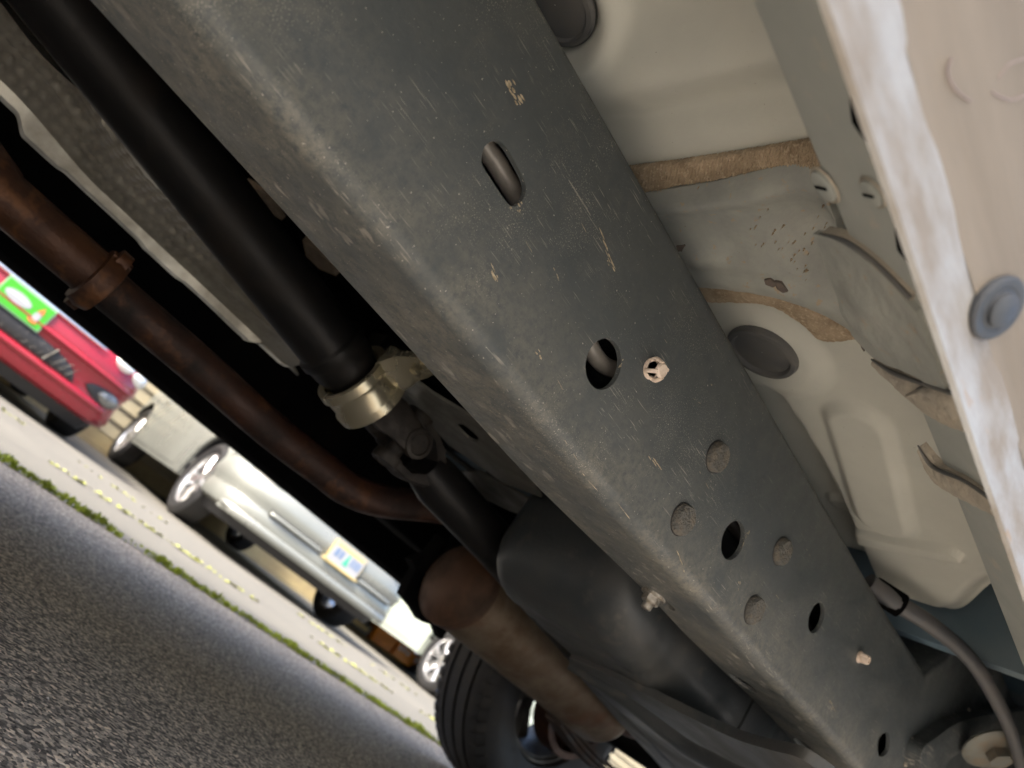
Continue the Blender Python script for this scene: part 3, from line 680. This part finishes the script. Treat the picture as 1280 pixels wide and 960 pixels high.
q = at_z(953, 440, .431); plug(pan, q, .037, M_RUBBER, lip=.005)
q = at_z(694, 6, .432); plug(pan, q, .034, M_RUBBER)
DN = Vector((0, 0, -1))
PZ = lambda zh: (lambda px, py: at_z(px, py, zh))
dome = lambda H, p=.5: (lambda u, v: H*max(0, math.sin(math.pi*min(1, max(0, v))))**p)
# grey pressed crossmember
def xmh(u, v):
    h = .005*math.sin(math.pi*v)**.5+.010*math.exp(-((v-.12)/.09)**2)*ss(.95, .5, u)
    h -= .024*math.exp(-((u-.76)/.15)**2-((v-.46)/.22)**2)
    h += .010*math.exp(-((u-.22)/.10)**2-((v-.62)/.16)**2)-.008*math.exp(-((u-.08)/.05)**2-((v-.60)/.14)**2)
    h += .008*ss(.78, .92, v)+.006*math.exp(-((u-.45)/.2)**2-((v-.75)/.12)**2)
    h += .004*math.exp(-((u-.88)/.05)**2-((v-.82)/.06)**2)
    return h
patch('floor_crossmember', [(770, 246), (880, 228), (1006, 206), (1042, 262)], [(830, 352), (885, 352), (980, 366), (1060, 400), (1102, 446)], PZ(.424), DN, xmh, M_XM, truck, nu=80, nv=40, back=.02, rough=.0006, rs=70)
patch('seam_sealer', [(770, 212), (850, 202), (930, 190), (1035, 172)], [(770, 244), (820, 243), (845, 232), (900, 226), (1035, 210)], PZ(.4255), DN, lambda u, v: .0022*max(0, math.sin(math.pi*v))**.25+.0006*math.sin(u*420+6*v), M_SEAL, truck, nu=260, nv=22, rough=.0013, rs=240, back=.004)
patch('seam_sealer', [(840, 346), (885, 350), (985, 364), (1060, 398), (1080, 414)], [(840, 378), (890, 378), (960, 382), (1000, 404), (1030, 427), (1080, 422)], PZ(.432), DN, dome(.003, .4), M_SEAL, truck, nu=100, nv=12, rough=.0012, rs=260, back=.004)

g_ = G()
for i in range(60):
    k = random.random(); px, py = (random.gauss(985, 30), random.gauss(300, 28)) if k < .55 else ((random.gauss(1010, 16), random.gauss(345, 8)) if k < .8 else (random.uniform(800, 1000), random.uniform(235, 360)))
    c_ = at_z(px, py, .417); r_ = random.uniform(.0003, .0011)*(1.3 if .55 < k < .8 else 1)
    vs = [c_+Vector((math.cos(t)*r_*random.uniform(.6, 1.3), math.sin(t)*r_*random.uniform(.6, 1.3), .004)) for t in [2*math.pi*j/7 for j in range(7)]]
    g_.add(vs+[c_+Vector((0, 0, .0005-r_*.3))], [(j, (j+1) % 7, 7) for j in range(7)])
g_.put('mud_specks', M_SEAL, truck, smooth=False, kind='stuff')
for pts in ([(955, 350), (962, 349), (972, 356), (966, 360), (957, 356)], [(968, 352), (976, 354), (985, 364), (981, 370), (971, 362)], [(1076, 424), (1083, 424), (1080, 440), (1076, 434)], [(845, 308), (856, 306), (862, 314), (858, 322), (848, 318)]):
    n_ = len(pts); P1 = [at_z(a, b, .4135) for a, b in pts]; c_ = sum(P1, Vector())/n_
    g_ = G(); g_.add([p+Vector((0, 0, .006)) for p in P1]+P1+[c_-Vector((0, 0, .0015))], [(j, (j+1) % n_, n_+(j+1) % n_, n_+j) for j in range(n_)]+[(n_+j, n_+(j+1) % n_, 2*n_) for j in range(n_)])
    g_.put('dried_mud', mat('dark_mud', (.10, .085, .08), .8, col2=(.16, .13, .11), sc=200), truck)

# inner sill band: a plane that climbs from the flange to the inner edge
BP, BQ = W(0, .140, .250), W(0, .202, .288)
bd = (BQ-BP).normalized(); BN = Vector((0, bd.z, -bd.y)); BN = -BN if BN.z > 0 else BN
PB = lambda px, py: at_plane(px, py, BP, BN)
rows = []
for i in range(200):
    x = -.9+.016*i; k = 1-.055*ss(.1, .55, x)       # the edge runs in slightly towards the rear
    sec = [(.127, .262), (.133, .247), (.140, .250), (.170, .2684), (.196*1, .2845), (.202*1, .289), (.2035, .296), (.204, .45)]
    rows.append([W(x, (.13+(a-.13)*(k if a > .13 else 1)), .25+(b-.25)*1.0) for a, b in sec])
band = G().grid(rows).put('inner_sill', M_BAND, truck)
# drain plugs with a slot
for (px, py, r_) in ((1032, 231, .0088), (1092, 240, .0068)):
    q = PB(px, py); u = Vector((1, 0, 0)); v = bd
    g_ = G(); g_.lathe([(r_*1.05, -.002), (r_, .0018), (r_*.75, .0026), (.0004, .0022)], q, BN, 28)
    o = g_.put('drain_plug', M_BAND); o.parent = band
    g_ = G(); cc = q+BN*.0027
    dq = (PB(px+10, py+2)-PB(px-10, py-2)).normalized(); eq = BN.cross(dq)
    g_.add([cc+dq*a*r_*.62+eq*b*r_*.10+BN*c for c in (0, .0003) for a, b in ((-1, -1), (1, -1), (1, 1), (-1, 1))], [(4, 5, 6, 7), (0, 1, 5, 4), (1, 2, 6, 5), (2, 3, 7, 6), (3, 0, 4, 7)])
    o2 = g_.put('plug_slot', M_BLACK, smooth=False); o2.parent = band
    g_ = G(); g_.lathe([(r_*1.0, .0004), (r_*1.16, .0012), (r_*1.24, .0002)], q, BN, 28); o3 = g_.put('plug_rim', M_SEALG); o3.parent = band
def sheet(nm, A, B, hf, m_, rough=.0006, **kw):
    o = patch(nm, A, B, PB, BN, hf, m_, None, rough=rough, back=.004, **kw); o.parent = band; return o
sheet('outrigger_flange', [(1022, 288), (1060, 300), (1100, 330), (1152, 385)], [(1070, 415), (1100, 446), (1150, 468), (1196, 505)], lambda u, v: .003+.004*math.exp(-((u-.3)/.2)**2-((v-.45)/.15)**2)+.0025*math.exp(-((u-.25)/.3)**2-((v-.75)/.1)**2), M_XM, nu=60, nv=30)
sheet('sealer_bead', [(1030, 288), (1062, 297), (1098, 322), (1144, 366)], [(1030, 296), (1058, 306), (1094, 332), (1142, 374)], dome(.0028), M_SEALG, .0006, rs=260, nu=70, nv=8)
sheet('sealer_bead', [(1094, 446), (1120, 462), (1160, 476), (1196, 486), (1205, 520)], [(1100, 458), (1125, 486), (1152, 512), (1185, 532), (1212, 540)], dome(.0045, .6), M_SEALG, .0008, rs=120, nu=80, nv=20)
sheet('sealer_bead', [(1140, 486), (1165, 478), (1195, 492), (1206, 516)], [(1144, 492), (1164, 492), (1186, 506), (1200, 520)], dome(.006, .5), M_SEALG, .0006, rs=120, nu=50, nv=10)
sheet('sealer_bead', [(1152, 556), (1172, 580), (1210, 598), (1244, 622)], [(1154, 566), (1168, 600), (1200, 622), (1248, 645)], dome(.004, .55), M_SEALG, .0007, rs=150, nu=80, nv=16)
for pts in ([(1030, 288), (1062, 298), (1098, 323), (1144, 368)], [(1094, 446), (1122, 463), (1162, 477), (1198, 488)], [(1152, 554), (1170, 580), (1210, 598), (1246, 622)], [(1142, 488), (1160, 482), (1185, 496), (1200, 518)], [(1150, 494), (1168, 500), (1186, 512)]):
    g_ = G(); g_.tube([PB(a_, b_)+BN*.0028 for a_, b_ in pts], [.0005, .0016, .0012, .0014][:len(pts)], 8, smoothn=8); o = g_.put('seam_shade_line', M_RUBBER); o.parent = band  # dark lines that draw cavity shade along the beads to give relief
for (a, b, r0) in (((1062, 120), (1084, 180), 3.2), ((1118, 285), (1140, 335), 2.6)):
    g_ = G(); g_.tube([PB(*a)-BN*.0005, PB((a[0]+b[0])/2-2, (a[1]+b[1])/2)-BN*.0002, PB(*b)-BN*.0005], [.0004, .0022, .0004], 8, smoothn=6); o = g_.put('drain_gap', M_BLACK); o.parent = band
# pinch-weld flange
rows = []
for i in range(330):
    x = -.9+.008*i; e = .0016*noise.noise(Vector((x*14, 0, 0)))+.0009*noise.noise(Vector((x*45, 3, 0)))
    k = .004*ss(.0, .5, x)
    sec = [(.1335, .262), (.1322, .225), (.1318, .217), (.130, .2142), (.1278, .2155), (.1268, .222), (.1255, .236), (.1235, .243), (.1232, .250), (.128, .262)]
    rows.append([W(x, a+e*.5, b-k+(e if j in (1, 2, 3, 4, 5) else 0)) for j, (a, b) in enumerate(sec)])
fl = G().grid(rows).put('sill_flange', M_FLANGE, truck)
rows = []
for i in range(300):
    x = -1.6+.0135*i; k = .004*ss(0, .5, x)
    sec = [(.1240, .2415), (.1210, .2475), (.116, .256), (.108, .272), (.0965, .297), (.083, .325), (.066, .352), (.045, .375), (.02, .40), (-.005, .45), (-.02, .60), (-.01, .80), (.02, .90)]
    rows.append([W(x, a+.0009*noise.noise(Vector((x*18, j*.8, 0)))+.0006*noise.noise(Vector((x*60, j*1.5, 9))), b-k) for j, (a, b) in enumerate(sec)])
sill = G().grid(rows).put('outer_sill', M_SILL, truck)
sn = Vector((0, -(.297-.272), -(.108-.0965))).normalized()
q = at_plane(1246, 385, W(0, .108, .270), sn)
g_ = G(); g_.lathe([(.0140, -.002), (.0140, .0008), (.0130, .0018), (.0100, .0021), (.0090, .0016), (.0076, .0020), (.0074, .0040), (.0062, .0049), (.0003, .0050)], q, sn, 36)
o = g_.put('push_rivet', mat('rivet_plastic', (.040, .046, .055), .6, col2=(.06, .066, .074), sc=60)); o.parent = sill
for pts in ([(1190, 72), (1185, 90), (1195, 112), (1214, 127)], [(1248, 98), (1262, 80), (1285, 72)], [(1240, 115), (1262, 125), (1285, 118)]):
    g_ = G(); g_.tube([at_plane(a, b, W(0, .108, .2715), sn) for a, b in pts], .00035, 5, smoothn=6); o = g_.put('dried_drip', mat('drip', (.25, .2, .19), .6)); o.parent = sill

# floor of the cab and bed above everything, tunnel and walls: keeps the light out
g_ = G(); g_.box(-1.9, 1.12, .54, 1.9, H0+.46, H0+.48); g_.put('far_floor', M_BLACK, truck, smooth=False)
g_ = G(); g_.box(-1.9, 3.3, .02, 1.9, H0+.62, H0+.66); g_.put('bed_floor', M_LINER, truck, smooth=False)
for yy in (.62, .74, .86, 1.26, 1.34):
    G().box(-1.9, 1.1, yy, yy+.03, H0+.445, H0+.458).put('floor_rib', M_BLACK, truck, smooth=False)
# bed cross sills at the rear, seen as bluish shapes
for xx in (1.32, 1.62, 1.95, 2.4): G().box(xx, xx+.08, .05, 1.88, H0+.56, H0+.615).put('bed_crossmember', M_LINER, truck, smooth=False)
G().box(1.14, 1.16, .03, 1.88, H0+.42, H0+.62).put('cab_rear_wall', M_LINER, truck, smooth=False)
# inner wing of the bed
rows = [[W(1.16+.02*i, .205+.0*j, .30+.04*j) for j in range(9)] for i in range(50)]
G().grid(rows).put('inner_fender', M_LINER, truck)
# bodywork seen only from outside
def side(y, s_):
    rows = []
    for x in [-2.35+.05*i for i in range(114)]:
        lo = .66
        for ax_ in (-1.25, 2.05):
            d = abs(x-ax_)
            if d < .46: lo = max(lo, .37+math.sqrt(.46**2-d*d))
        rows.append([Vector((x, y+s_*.05*(q/8-.3)**2, lo+(1.08-lo)*q/8)) for q in range(9)])
    return G().grid(rows).put('body_side', M_BODY, truck)
side(-.02, 1); side(1.96, -1)
G().box(-2.35, -2.3, -.01, 1.95, .45, 1.05).put('nose', M_BODY, truck, smooth=False)
G().box(-2.30, -.9, -.01, 1.95, 1.05, 1.09).put('bonnet', M_BODY, truck, smooth=False)
G().box(.95, 3.3, -.01, 1.95, 1.02, 1.04).put('bed_cover', M_TRIM, truck, smooth=False)
rows = []
for x, z in ((-.95, 1.08), (-.35, 1.72), (.2, 1.76), (.75, 1.74), (.95, 1.08)):
    rows.append([Vector((x, y, zz)) for y, zz in ((.02, 1.07), (.02+.13*(z-1.08)/.66, z), (1.92-.13*(z-1.08)/.66, z), (1.92, 1.07))])
G().loft(rows).put('cab', M_GLASS, truck, smooth=False)
G().box(-.4, .78, .16, 1.78, 1.762, 1.80).put('roof', M_BODY, truck, smooth=False)
G().box(3.28, 3.33, -.01, 1.95, .6, 1.08).put('tailgate', M_BODY, truck, smooth=False)
# far sill with its running board
g_ = G(); rows = []
for x in [-.9+.1*i for i in range(28)]:
    rows.append([W(x, a, b) for a, b in ((1.76, .44), (1.77, .27), (1.80, .2), (1.79, .15), (1.81, .140), (1.87, .140), (1.90, .152), (1.90, .17), (1.86, .19), (1.90, .30), (1.95, .44))])
G().grid(rows).put('running_board', M_BLACK, truck)

# wheels of the truck
wheel(truck, (2.03, 1.70, .365), .36, .235, .205, M_TYRE, M_RIMD, 8, 1, grooves=True, blocks=60)
wheel(truck, (2.05, .16, .365), .365, .235, .205, M_TYRE, M_RIMD, 6, -1, blocks=60)
wheel(truck, (-1.25, 1.70, .365), .365, .235, .205, M_TYRE, M_RIMD, 6, 1)
wheel(truck, (-1.25, .16, .365), .365, .235, .205, M_TYRE, M_RIMD, 6, -1)
g_ = G(); g_.tube([W(2.05, .30, .165), W(2.05, .80, .165), W(2.05, .86, .165), W(2.05, .92, .165), W(2.05, 1.04, .165), W(2.05, 1.1, .165), W(2.05, 1.16, .165), W(2.05, 1.58, .165)], [.042, .042, .06, .12, .12, .06, .042, .042], 20)
g_.put('rear_axle', M_SHAFT, truck)
G().lathe([(.13, -.03), (.15, -.03), (.15, .04), (.06, .06), (.001, .06)], W(2.05, 1.56, .165), (0, 1, 0), 32).put('brake_drum', M_RUST, truck)
for yy in (.45, 1.38):
    g_ = G()
    for k in range(3):
        L_ = .62-.16*k; rows = []
        for i in range(17):
            s_ = -L_+2*L_*i/16; z = .075-.014*k+.14*(s_/.62)**2
            rows.append([W(2.05+s_, yy+dy, z+dz) for dy, dz in ((-.03, -.005), (.03, -.005), (.03, .005), (-.03, .005))])
        g_.loft(rows)
    g_.put('leaf_spring', mat('spring_rust', (.018, .012, .010), .7, col2=(.05, .03, .02), sc=20), truck)
G().tube([W(1.85, 1.42, .10), W(1.95, 1.36, .35)], .022, 12).put('shock_absorber', M_ALLOY, truck)

# exhaust
YE = 1.15
ex = G().tube([W(-.9, YE, .152), W(-.2, YE, .150), W(.1, YE, .150), W(.165, YE, .150)], .033, 24).put('exhaust_pipe', M_RUST, truck)
ex2 = G().tube([W(.185, YE, .147), W(.35, YE, .148), W(.50, YE, .146)]+[at_y(a_, b_, YE) for a_, b_ in ((400, 584), (436, 611), (478, 626), (545, 634))]+[W(.93, YE-.02, .27)], .029, 24, smoothn=6).put('exhaust_pipe', mat('exhaust_dark_rust', (.046, .019, .011), .55, .25, col2=(.010, .006, .005), sc=9, lo=.40, hi=.60, bumps=.4, bsc=90, col3=(.11, .045, .018), sc3=28, lo3=.57, hi3=.68, k3=.6), truck)
G().tube([W(-.6, YE-.02, .175), W(-.25, YE-.02, .178), W(-.12, YE-.01, .17), W(-.03, YE, .155), W(.03, YE, .15)], [.075, .075, .07, .045, .034], 26, smoothn=5).put('catalytic_converter', M_RUST, truck)
g_ = G(); g_.lathe([(.033, -.016), (.042, -.014), (.046, 0), (.042, .014), (.033, .016), (.033, -.016)], W(.178, YE, .148), (1, 0, 0), 28)
for a in (-60, 120):
    d = Vector((0, math.cos(R(a)), math.sin(R(a)))); c_ = W(.178, YE, .148)+d*.038
    g_.lathe([(.0001, -.008), (.016, -.008), (.016, .008), (.0001, .008)], c_, (1, 0, 0), 18)
    g_.lathe([(.0001, -.014), (.008, -.014), (.008, .014), (.0001, .014)], c_, (1, 0, 0), 6)
g_.put('pipe_flange', M_RUST, truck)
YMU, ZM = 1.17, .155
def oval_sec(x, ry, rz, n=40): return [W(x, YMU+ry*math.cos(2*math.pi*i/n), ZM+rz*math.sin(2*math.pi*i/n)) for i in range(n)]
mf = G().loft([oval_sec(1.03, .088, .078), oval_sec(1.04, .092, .081), oval_sec(1.2, .092, .081), oval_sec(1.60, .092, .081), oval_sec(1.615, .088, .076), oval_sec(1.64, .06, .05), oval_sec(1.66, .03, .03)]).put('muffler', M_MUFF, truck)
cp = G().loft([oval_sec(1.040, .0945, .0835), oval_sec(1.024, .0965, .086), oval_sec(1.017, .0965, .086), oval_sec(1.014, .091, .080), oval_sec(1.005, .082, .071), oval_sec(.996, .062, .053), oval_sec(.991, .038, .034), oval_sec(.99, .01, .01)]).put('end_cap', M_CAP); cp.parent = mf
G().tube([W(1.64, YMU, ZM), W(1.8, YMU, ZM+.03), W(1.95, YMU+.05, ZM+.13), W(2.2, YMU+.1, ZM+.13), W(2.6, 1.4, .12)], .028, 20, smoothn=6).put('tail_pipe', M_RUST, truck)
# rubber hanger block in front of the muffler
bz = lambda px, py: at_y(px, py, 1.27)
g_ = G(); ol = [(514, 700), (540, 690), (560, 700), (566, 780), (552, 800), (545, 783), (527, 777), (518, 762), (504, 745), (508, 735), (520, 712)]
g_.add([bz(a, b) for a, b in ol]+[bz(a, b)+Vector((.02, .05, 0)) for a, b in ol], [tuple(range(11)), tuple(range(11, 22))]+[(i, (i+1) % 11, 11+(i+1) % 11, 11+i) for i in range(11)])
o = g_.put('hanger_bracket', M_BLACK, truck, smooth=False)
G().tube([W(1.11, 1.31, .16), W(1.10, 1.34, .30), W(1.1, 1.36, .44)], .03, 12).put('hanger_arm', M_BLACK, truck)
G().tube([W(1.01, 1.28, .14), W(1.01, 1.28, .22)], .018, 14).put('hanger_isolator', M_BLACK, truck)

# heat shield with its embossed diamonds, real relief
rows = []
for i in range(460):
    x = -.50+.0021*i; fade = 1-ss(.24, .28, x); row = []
    for j in range(72):
        v = j/71; bul = 1-ss(-.05, .10, x)
        y = 1.185-(.185+.05*bul)*v; z = .228+.034*v+(.016+.03*bul)*math.sin(math.pi*v)+.005*math.sin(x*38)*(v > .8)
        if v < .13: z = .228-.003*ss(.2, .7, math.sin(x*31+1))+.012*ss(.80, .95, math.sin(x*13+2.2))
        z -= .005*math.exp(-((v-.40)/.04)**2)
        if .18 < v < .9: z += .0048*max(-.2, math.cos(2*math.pi*(x+y)/.034)*math.cos(2*math.pi*(x-y)/.034))*fade
        yy = y+.010*noise.noise(Vector((x*13, 4, 0)))*(v > .9)+.006*noise.noise(Vector((x*15, 9, 0)))*(v < .08)
        row.append(W(x, yy, z))
    rows.append(row)
hs = G().grid(rows).put('heat_shield', M_SHIELD, truck)
# tunnel bracket behind the shaft with openings
def holed(nm, ol, holes, zh, m_, th=.004):
    n = len(ol); g_ = G(); P1 = [at_z(a, b, zh) for a, b in ol]
    g_.add(P1+[p+Vector((0, 0, th)) for p in P1], [tuple(range(n)), tuple(range(n, 2*n))]+[(i, (i+1) % n, n+(i+1) % n, n+i) for i in range(n)])
    o = g_.put(nm, m_, truck, smooth=False); cs = []
    for hl in holes:
        hl = smooth_pl(hl+[hl[0]], 5)[:-1]; k = len(hl); g2 = G(); Q = [at_z(a, b, zh) for a, b in hl]
        g2.add([p-Vector((0, 0, .01)) for p in Q]+[p+Vector((0, 0, .02)) for p in Q], [tuple(range(k)), tuple(range(k, 2*k))]+[(i, (i+1) % k, k+(i+1) % k, k+i) for i in range(k)]); cs.append(g2.put('cutter', m_))
    if cs: boolean(o, cs)
    return o
holed('tunnel_bracket', [(188, 300), (222, 318), (300, 322), (345, 420), (372, 470), (340, 440), (300, 415), (262, 372), (215, 330)], [[(262, 341), (285, 348), (304, 362), (272, 360)], [(248, 360), (268, 378), (278, 396), (258, 384)]], .27, M_SHIELD)
plt = holed('bearing_bracket', [(486, 470), (508, 468), (540, 492), (600, 528), (668, 600), (676, 622), (630, 604), (560, 556), (524, 514), (500, 500)], [[(569, 532), (579, 531), (596, 545), (597, 552), (585, 548)]], .272, M_GREYSTEEL)
holed('crossmember_lip', [(556, 590), (600, 590), (690, 640), (700, 660), (640, 640), (580, 612)], [], .30, M_GREYSTEEL)
for pts in ([(305, 228), (325, 240), (345, 262), (352, 276), (332, 262), (312, 240)], [(378, 300), (395, 312), (415, 330), (420, 345), (398, 336), (382, 320)]):
    holed('floor_bracket', pts, [], .40, M_SEAL, .01)

# drive shaft
YS = .90
sh = G(); sh.tube([W(-.9, YS, .363), W(-.1, YS, .300), W(.17, YS, .267), W(.38, YS, .242)], .0415, 32)
sh.put('drive_shaft', M_SHAFT, truck)
d = (W(.38, YS, .242)-W(.17, YS, .267)).normalized()
c_ = W(.38, YS, .242)
G().lathe([(.0415, -.004), (.046, 0), (.046, .010), (.043, .014), (.042, .030), (.036, .050), (.036, .07)], c_, d, 36).put('shaft_collar', M_SHAFT, truck)
cb = c_+d*.075
g_ = G(); pr = [(.047, -.030), (.0515, -.028), (.0525, -.016), (.049, -.011), (.049, .009), (.0525, .014), (.0515, .026), (.046, .030), (.042, .028), (.044, 0), (.042, -.028), (.047, -.030)]
g_.lathe(pr, cb, d, 48)
for s_ in (-1, 1):
    e0 = cb+Vector((0, s_*.040, .034)); rows = []
    for q, (dy, dz, hw_, th) in enumerate(((0, 0, .028, .020), (.012, .006, .027, .014), (.024, .012, .024, .006), (.045, .016, .020, .005), (.062, .022, .015, .004))):
        rows.append([e0+Vector((a*hw_, s_*dy, dz+b*th)) for a, b in ((-1, -.6), (-.7, -1), (.7, -1), (1, -.6), (1, 1), (-1, 1))])
    g_.loft(rows)
    g_.lathe([(.0001, -.008), (.0075, -.008), (.0085, -.013), (.0001, -.014)], e0+Vector((0, s_*.045, .016)), (0, 0, 1), 6)
g_.put('centre_bearing', M_ZINC, truck)
g_ = G()
for s_ in (-1, 1):                         # forks of the universal joint
    o1 = cb+d*.035
    for sg, ax_ in ((1, Vector((0, 1, 0))), (-1, Vector((0, 0, 1)))):
        base_ = o1 if sg > 0 else o1+d*.125
        sd_ = d.cross(ax_).normalized(); rows = []
        for dl, off, hw_, th in ((-.004, .010, .026, .016), (.012, .024, .026, .010), (.030, .034, .022, .006), (.060, .036, .019, .006)):
            p_ = base_+d*sg*dl+ax_*s_*off
            rows.append([p_+sd_*hw_*a+ax_*s_*th*b for a, b in ((-1, -1), (-.8, -1), (.8, -1), (1, -1), (1, .6), (.7, 1), (-.7, 1), (-1, .6))])
        g_.loft(rows)
        q_ = base_+d*sg*.063+ax_*s_*.036
        g_.lathe([(.0001, -.008), (.021, -.008), (.022, 0), (.021, .007), (.016, .008), (.015, .005), (.0001, .005)], q_, ax_*s_, 22)
g_.tube([o1+d*.063-Vector((0, .042, 0)), o1+d*.063+Vector((0, .042, 0))], .013, 14); g_.tube([o1+d*.063-Vector((0, 0, .042)), o1+d*.063+Vector((0, 0, .042))], .013, 14)
g_.tube([o1-d*.02, o1+d*.02], .03, 18)
g_.put('universal_joint', mat('joint_iron', (.018, .014, .010), .6, .2, col2=(.009, .007, .006), sc=30, bumps=.3), truck)
o2 = o1+d*.125
G().tube([o2-d*.01, o2+d*.03, W(.80, YS+.005, .205), W(1.2, YS+.02, .18), W(1.93, .97, .165)], [.030, .036, .036, .036, .036], 28).put('drive_shaft', M_SHAFT, truck)

for yy, zz_, rr_ in ((1.30, .36, .006), (1.325, .362, .004), (.70, .385, .005)):
    G().tube([W(-.9, yy, zz_), W(-.2, yy, zz_-.004), W(.1, yy+.008, zz_), W(.4, yy, zz_-.003), W(.9, yy+.01, zz_+.01), W(1.1, yy, zz_+.04)], rr_, 8, smoothn=6).put('brake_line', M_GREYSTEEL, truck)
for xx in (-.3, .15, .62): G().box(xx, xx+.03, 1.285, 1.345, H0+.35, H0+.44).put('line_bracket', M_SHAFT, truck)
# fuel tank: lofted moulded shell
def tank_sec(x, y0, y1, z0, z1, r_, n=8, off=0):
    P_ = []
    for cy, cz, a0 in ((y0+r_, z0+r_, 180), (y1-r_, z0+r_, 270), (y1-r_, z1-r_, 0), (y0+r_, z1-r_, 90)):
        for k in range(n):
            a = R(a0+90*k/(n-1)); P_.append(W(x, cy+(r_+off)*math.cos(a), cz+(r_+off)*math.sin(a)))
    return P_
TX = []
def tank_dims(s_):
    e = math.sqrt(max(0, 1-(1-min(1, s_/.06))**2))
    y0 = .58+.035*(1-e); y1 = .862-.04*(1-e)-.05*ss(.5, 1, s_); z0 = .142+.055*(1-e)+.020*ss(.25, 1, s_); z1 = .34-.015*(1-e)
    return y0, y1, z0, z1
for i in range(101):
    s_ = i/100; x = .742+1.4*s_; y0, y1, z0, z1 = tank_dims(s_)
    off = -.003*math.exp(-((s_-.22)/.012)**2)-.004*sum(math.exp(-((s_-q)/.006)**2) for q in (.075, .10, .34, .38, .42))-.003*math.exp(-((s_-.52)/.012)**2)
    TX.append(tank_sec(x, y0, y1, z0, z1, .050, 11, off))
tk = G().loft(TX).put('fuel_tank', M_TANK, truck)
for xx in (1.12, 1.54):
    y0, y1, z0, z1 = tank_dims((xx-.742)/1.4)
    A_ = [tank_sec(xx-.016, y0, y1, z0, z1, .05, 11, -.001), tank_sec(xx-.016, y0, y1, z0, z1, .05, 11, .0035), tank_sec(xx+.016, y0, y1, z0, z1, .05, 11, .0035), tank_sec(xx+.016, y0, y1, z0, z1, .05, 11, -.001)]
    G().loft(A_, False).put('tank_strap', M_TANK).parent = tk
# protective plate below the inner half of the tank with pressed grooves
def guard(u, v):
    g = 0
    for c_, w_, a_ in ((.17, .022, .010), (.30, .016, .008), (.62, .02, .006)):
        g -= a_*math.exp(-((v-c_)/w_)**2)*ss(.04, .12, u)
    g += .010*math.exp(-((v-.24)/.05)**2)
    return .004*min(1, 8*v, 8*(1-v))+g
patch('tank_guard', [(712, 822), (770, 848), (830, 880), (885, 908), (925, 926), (965, 938), (1000, 948), (1040, 975)], [(722, 840), (765, 893), (805, 935), (850, 985), (890, 1010), (940, 1040), (1000, 1050), (1060, 1060)], PZ(.134), DN, guard, M_TANK, truck, nu=160, nv=70, back=.012)
# filler or vapour hose near the sill, curving down
hose_px = [(1085, 728, .40), (1118, 752, .40), (1165, 782, .405), (1213, 824, .40), (1246, 876, .385), (1268, 925, .37), (1285, 985, .35)]
G().tube([at_z(a, b, z) for a, b, z in hose_px], [.013, .0125, .011, .010, .0095, .009, .009], 18, smoothn=8).put('fuel_hose', M_HOSE, truck)
G().tube([at_z(1092, 735, .402), at_z(1126, 757, .402)], .0165, 18).put('hose_cuff', M_BLACK, truck)
# bracket beyond the rail
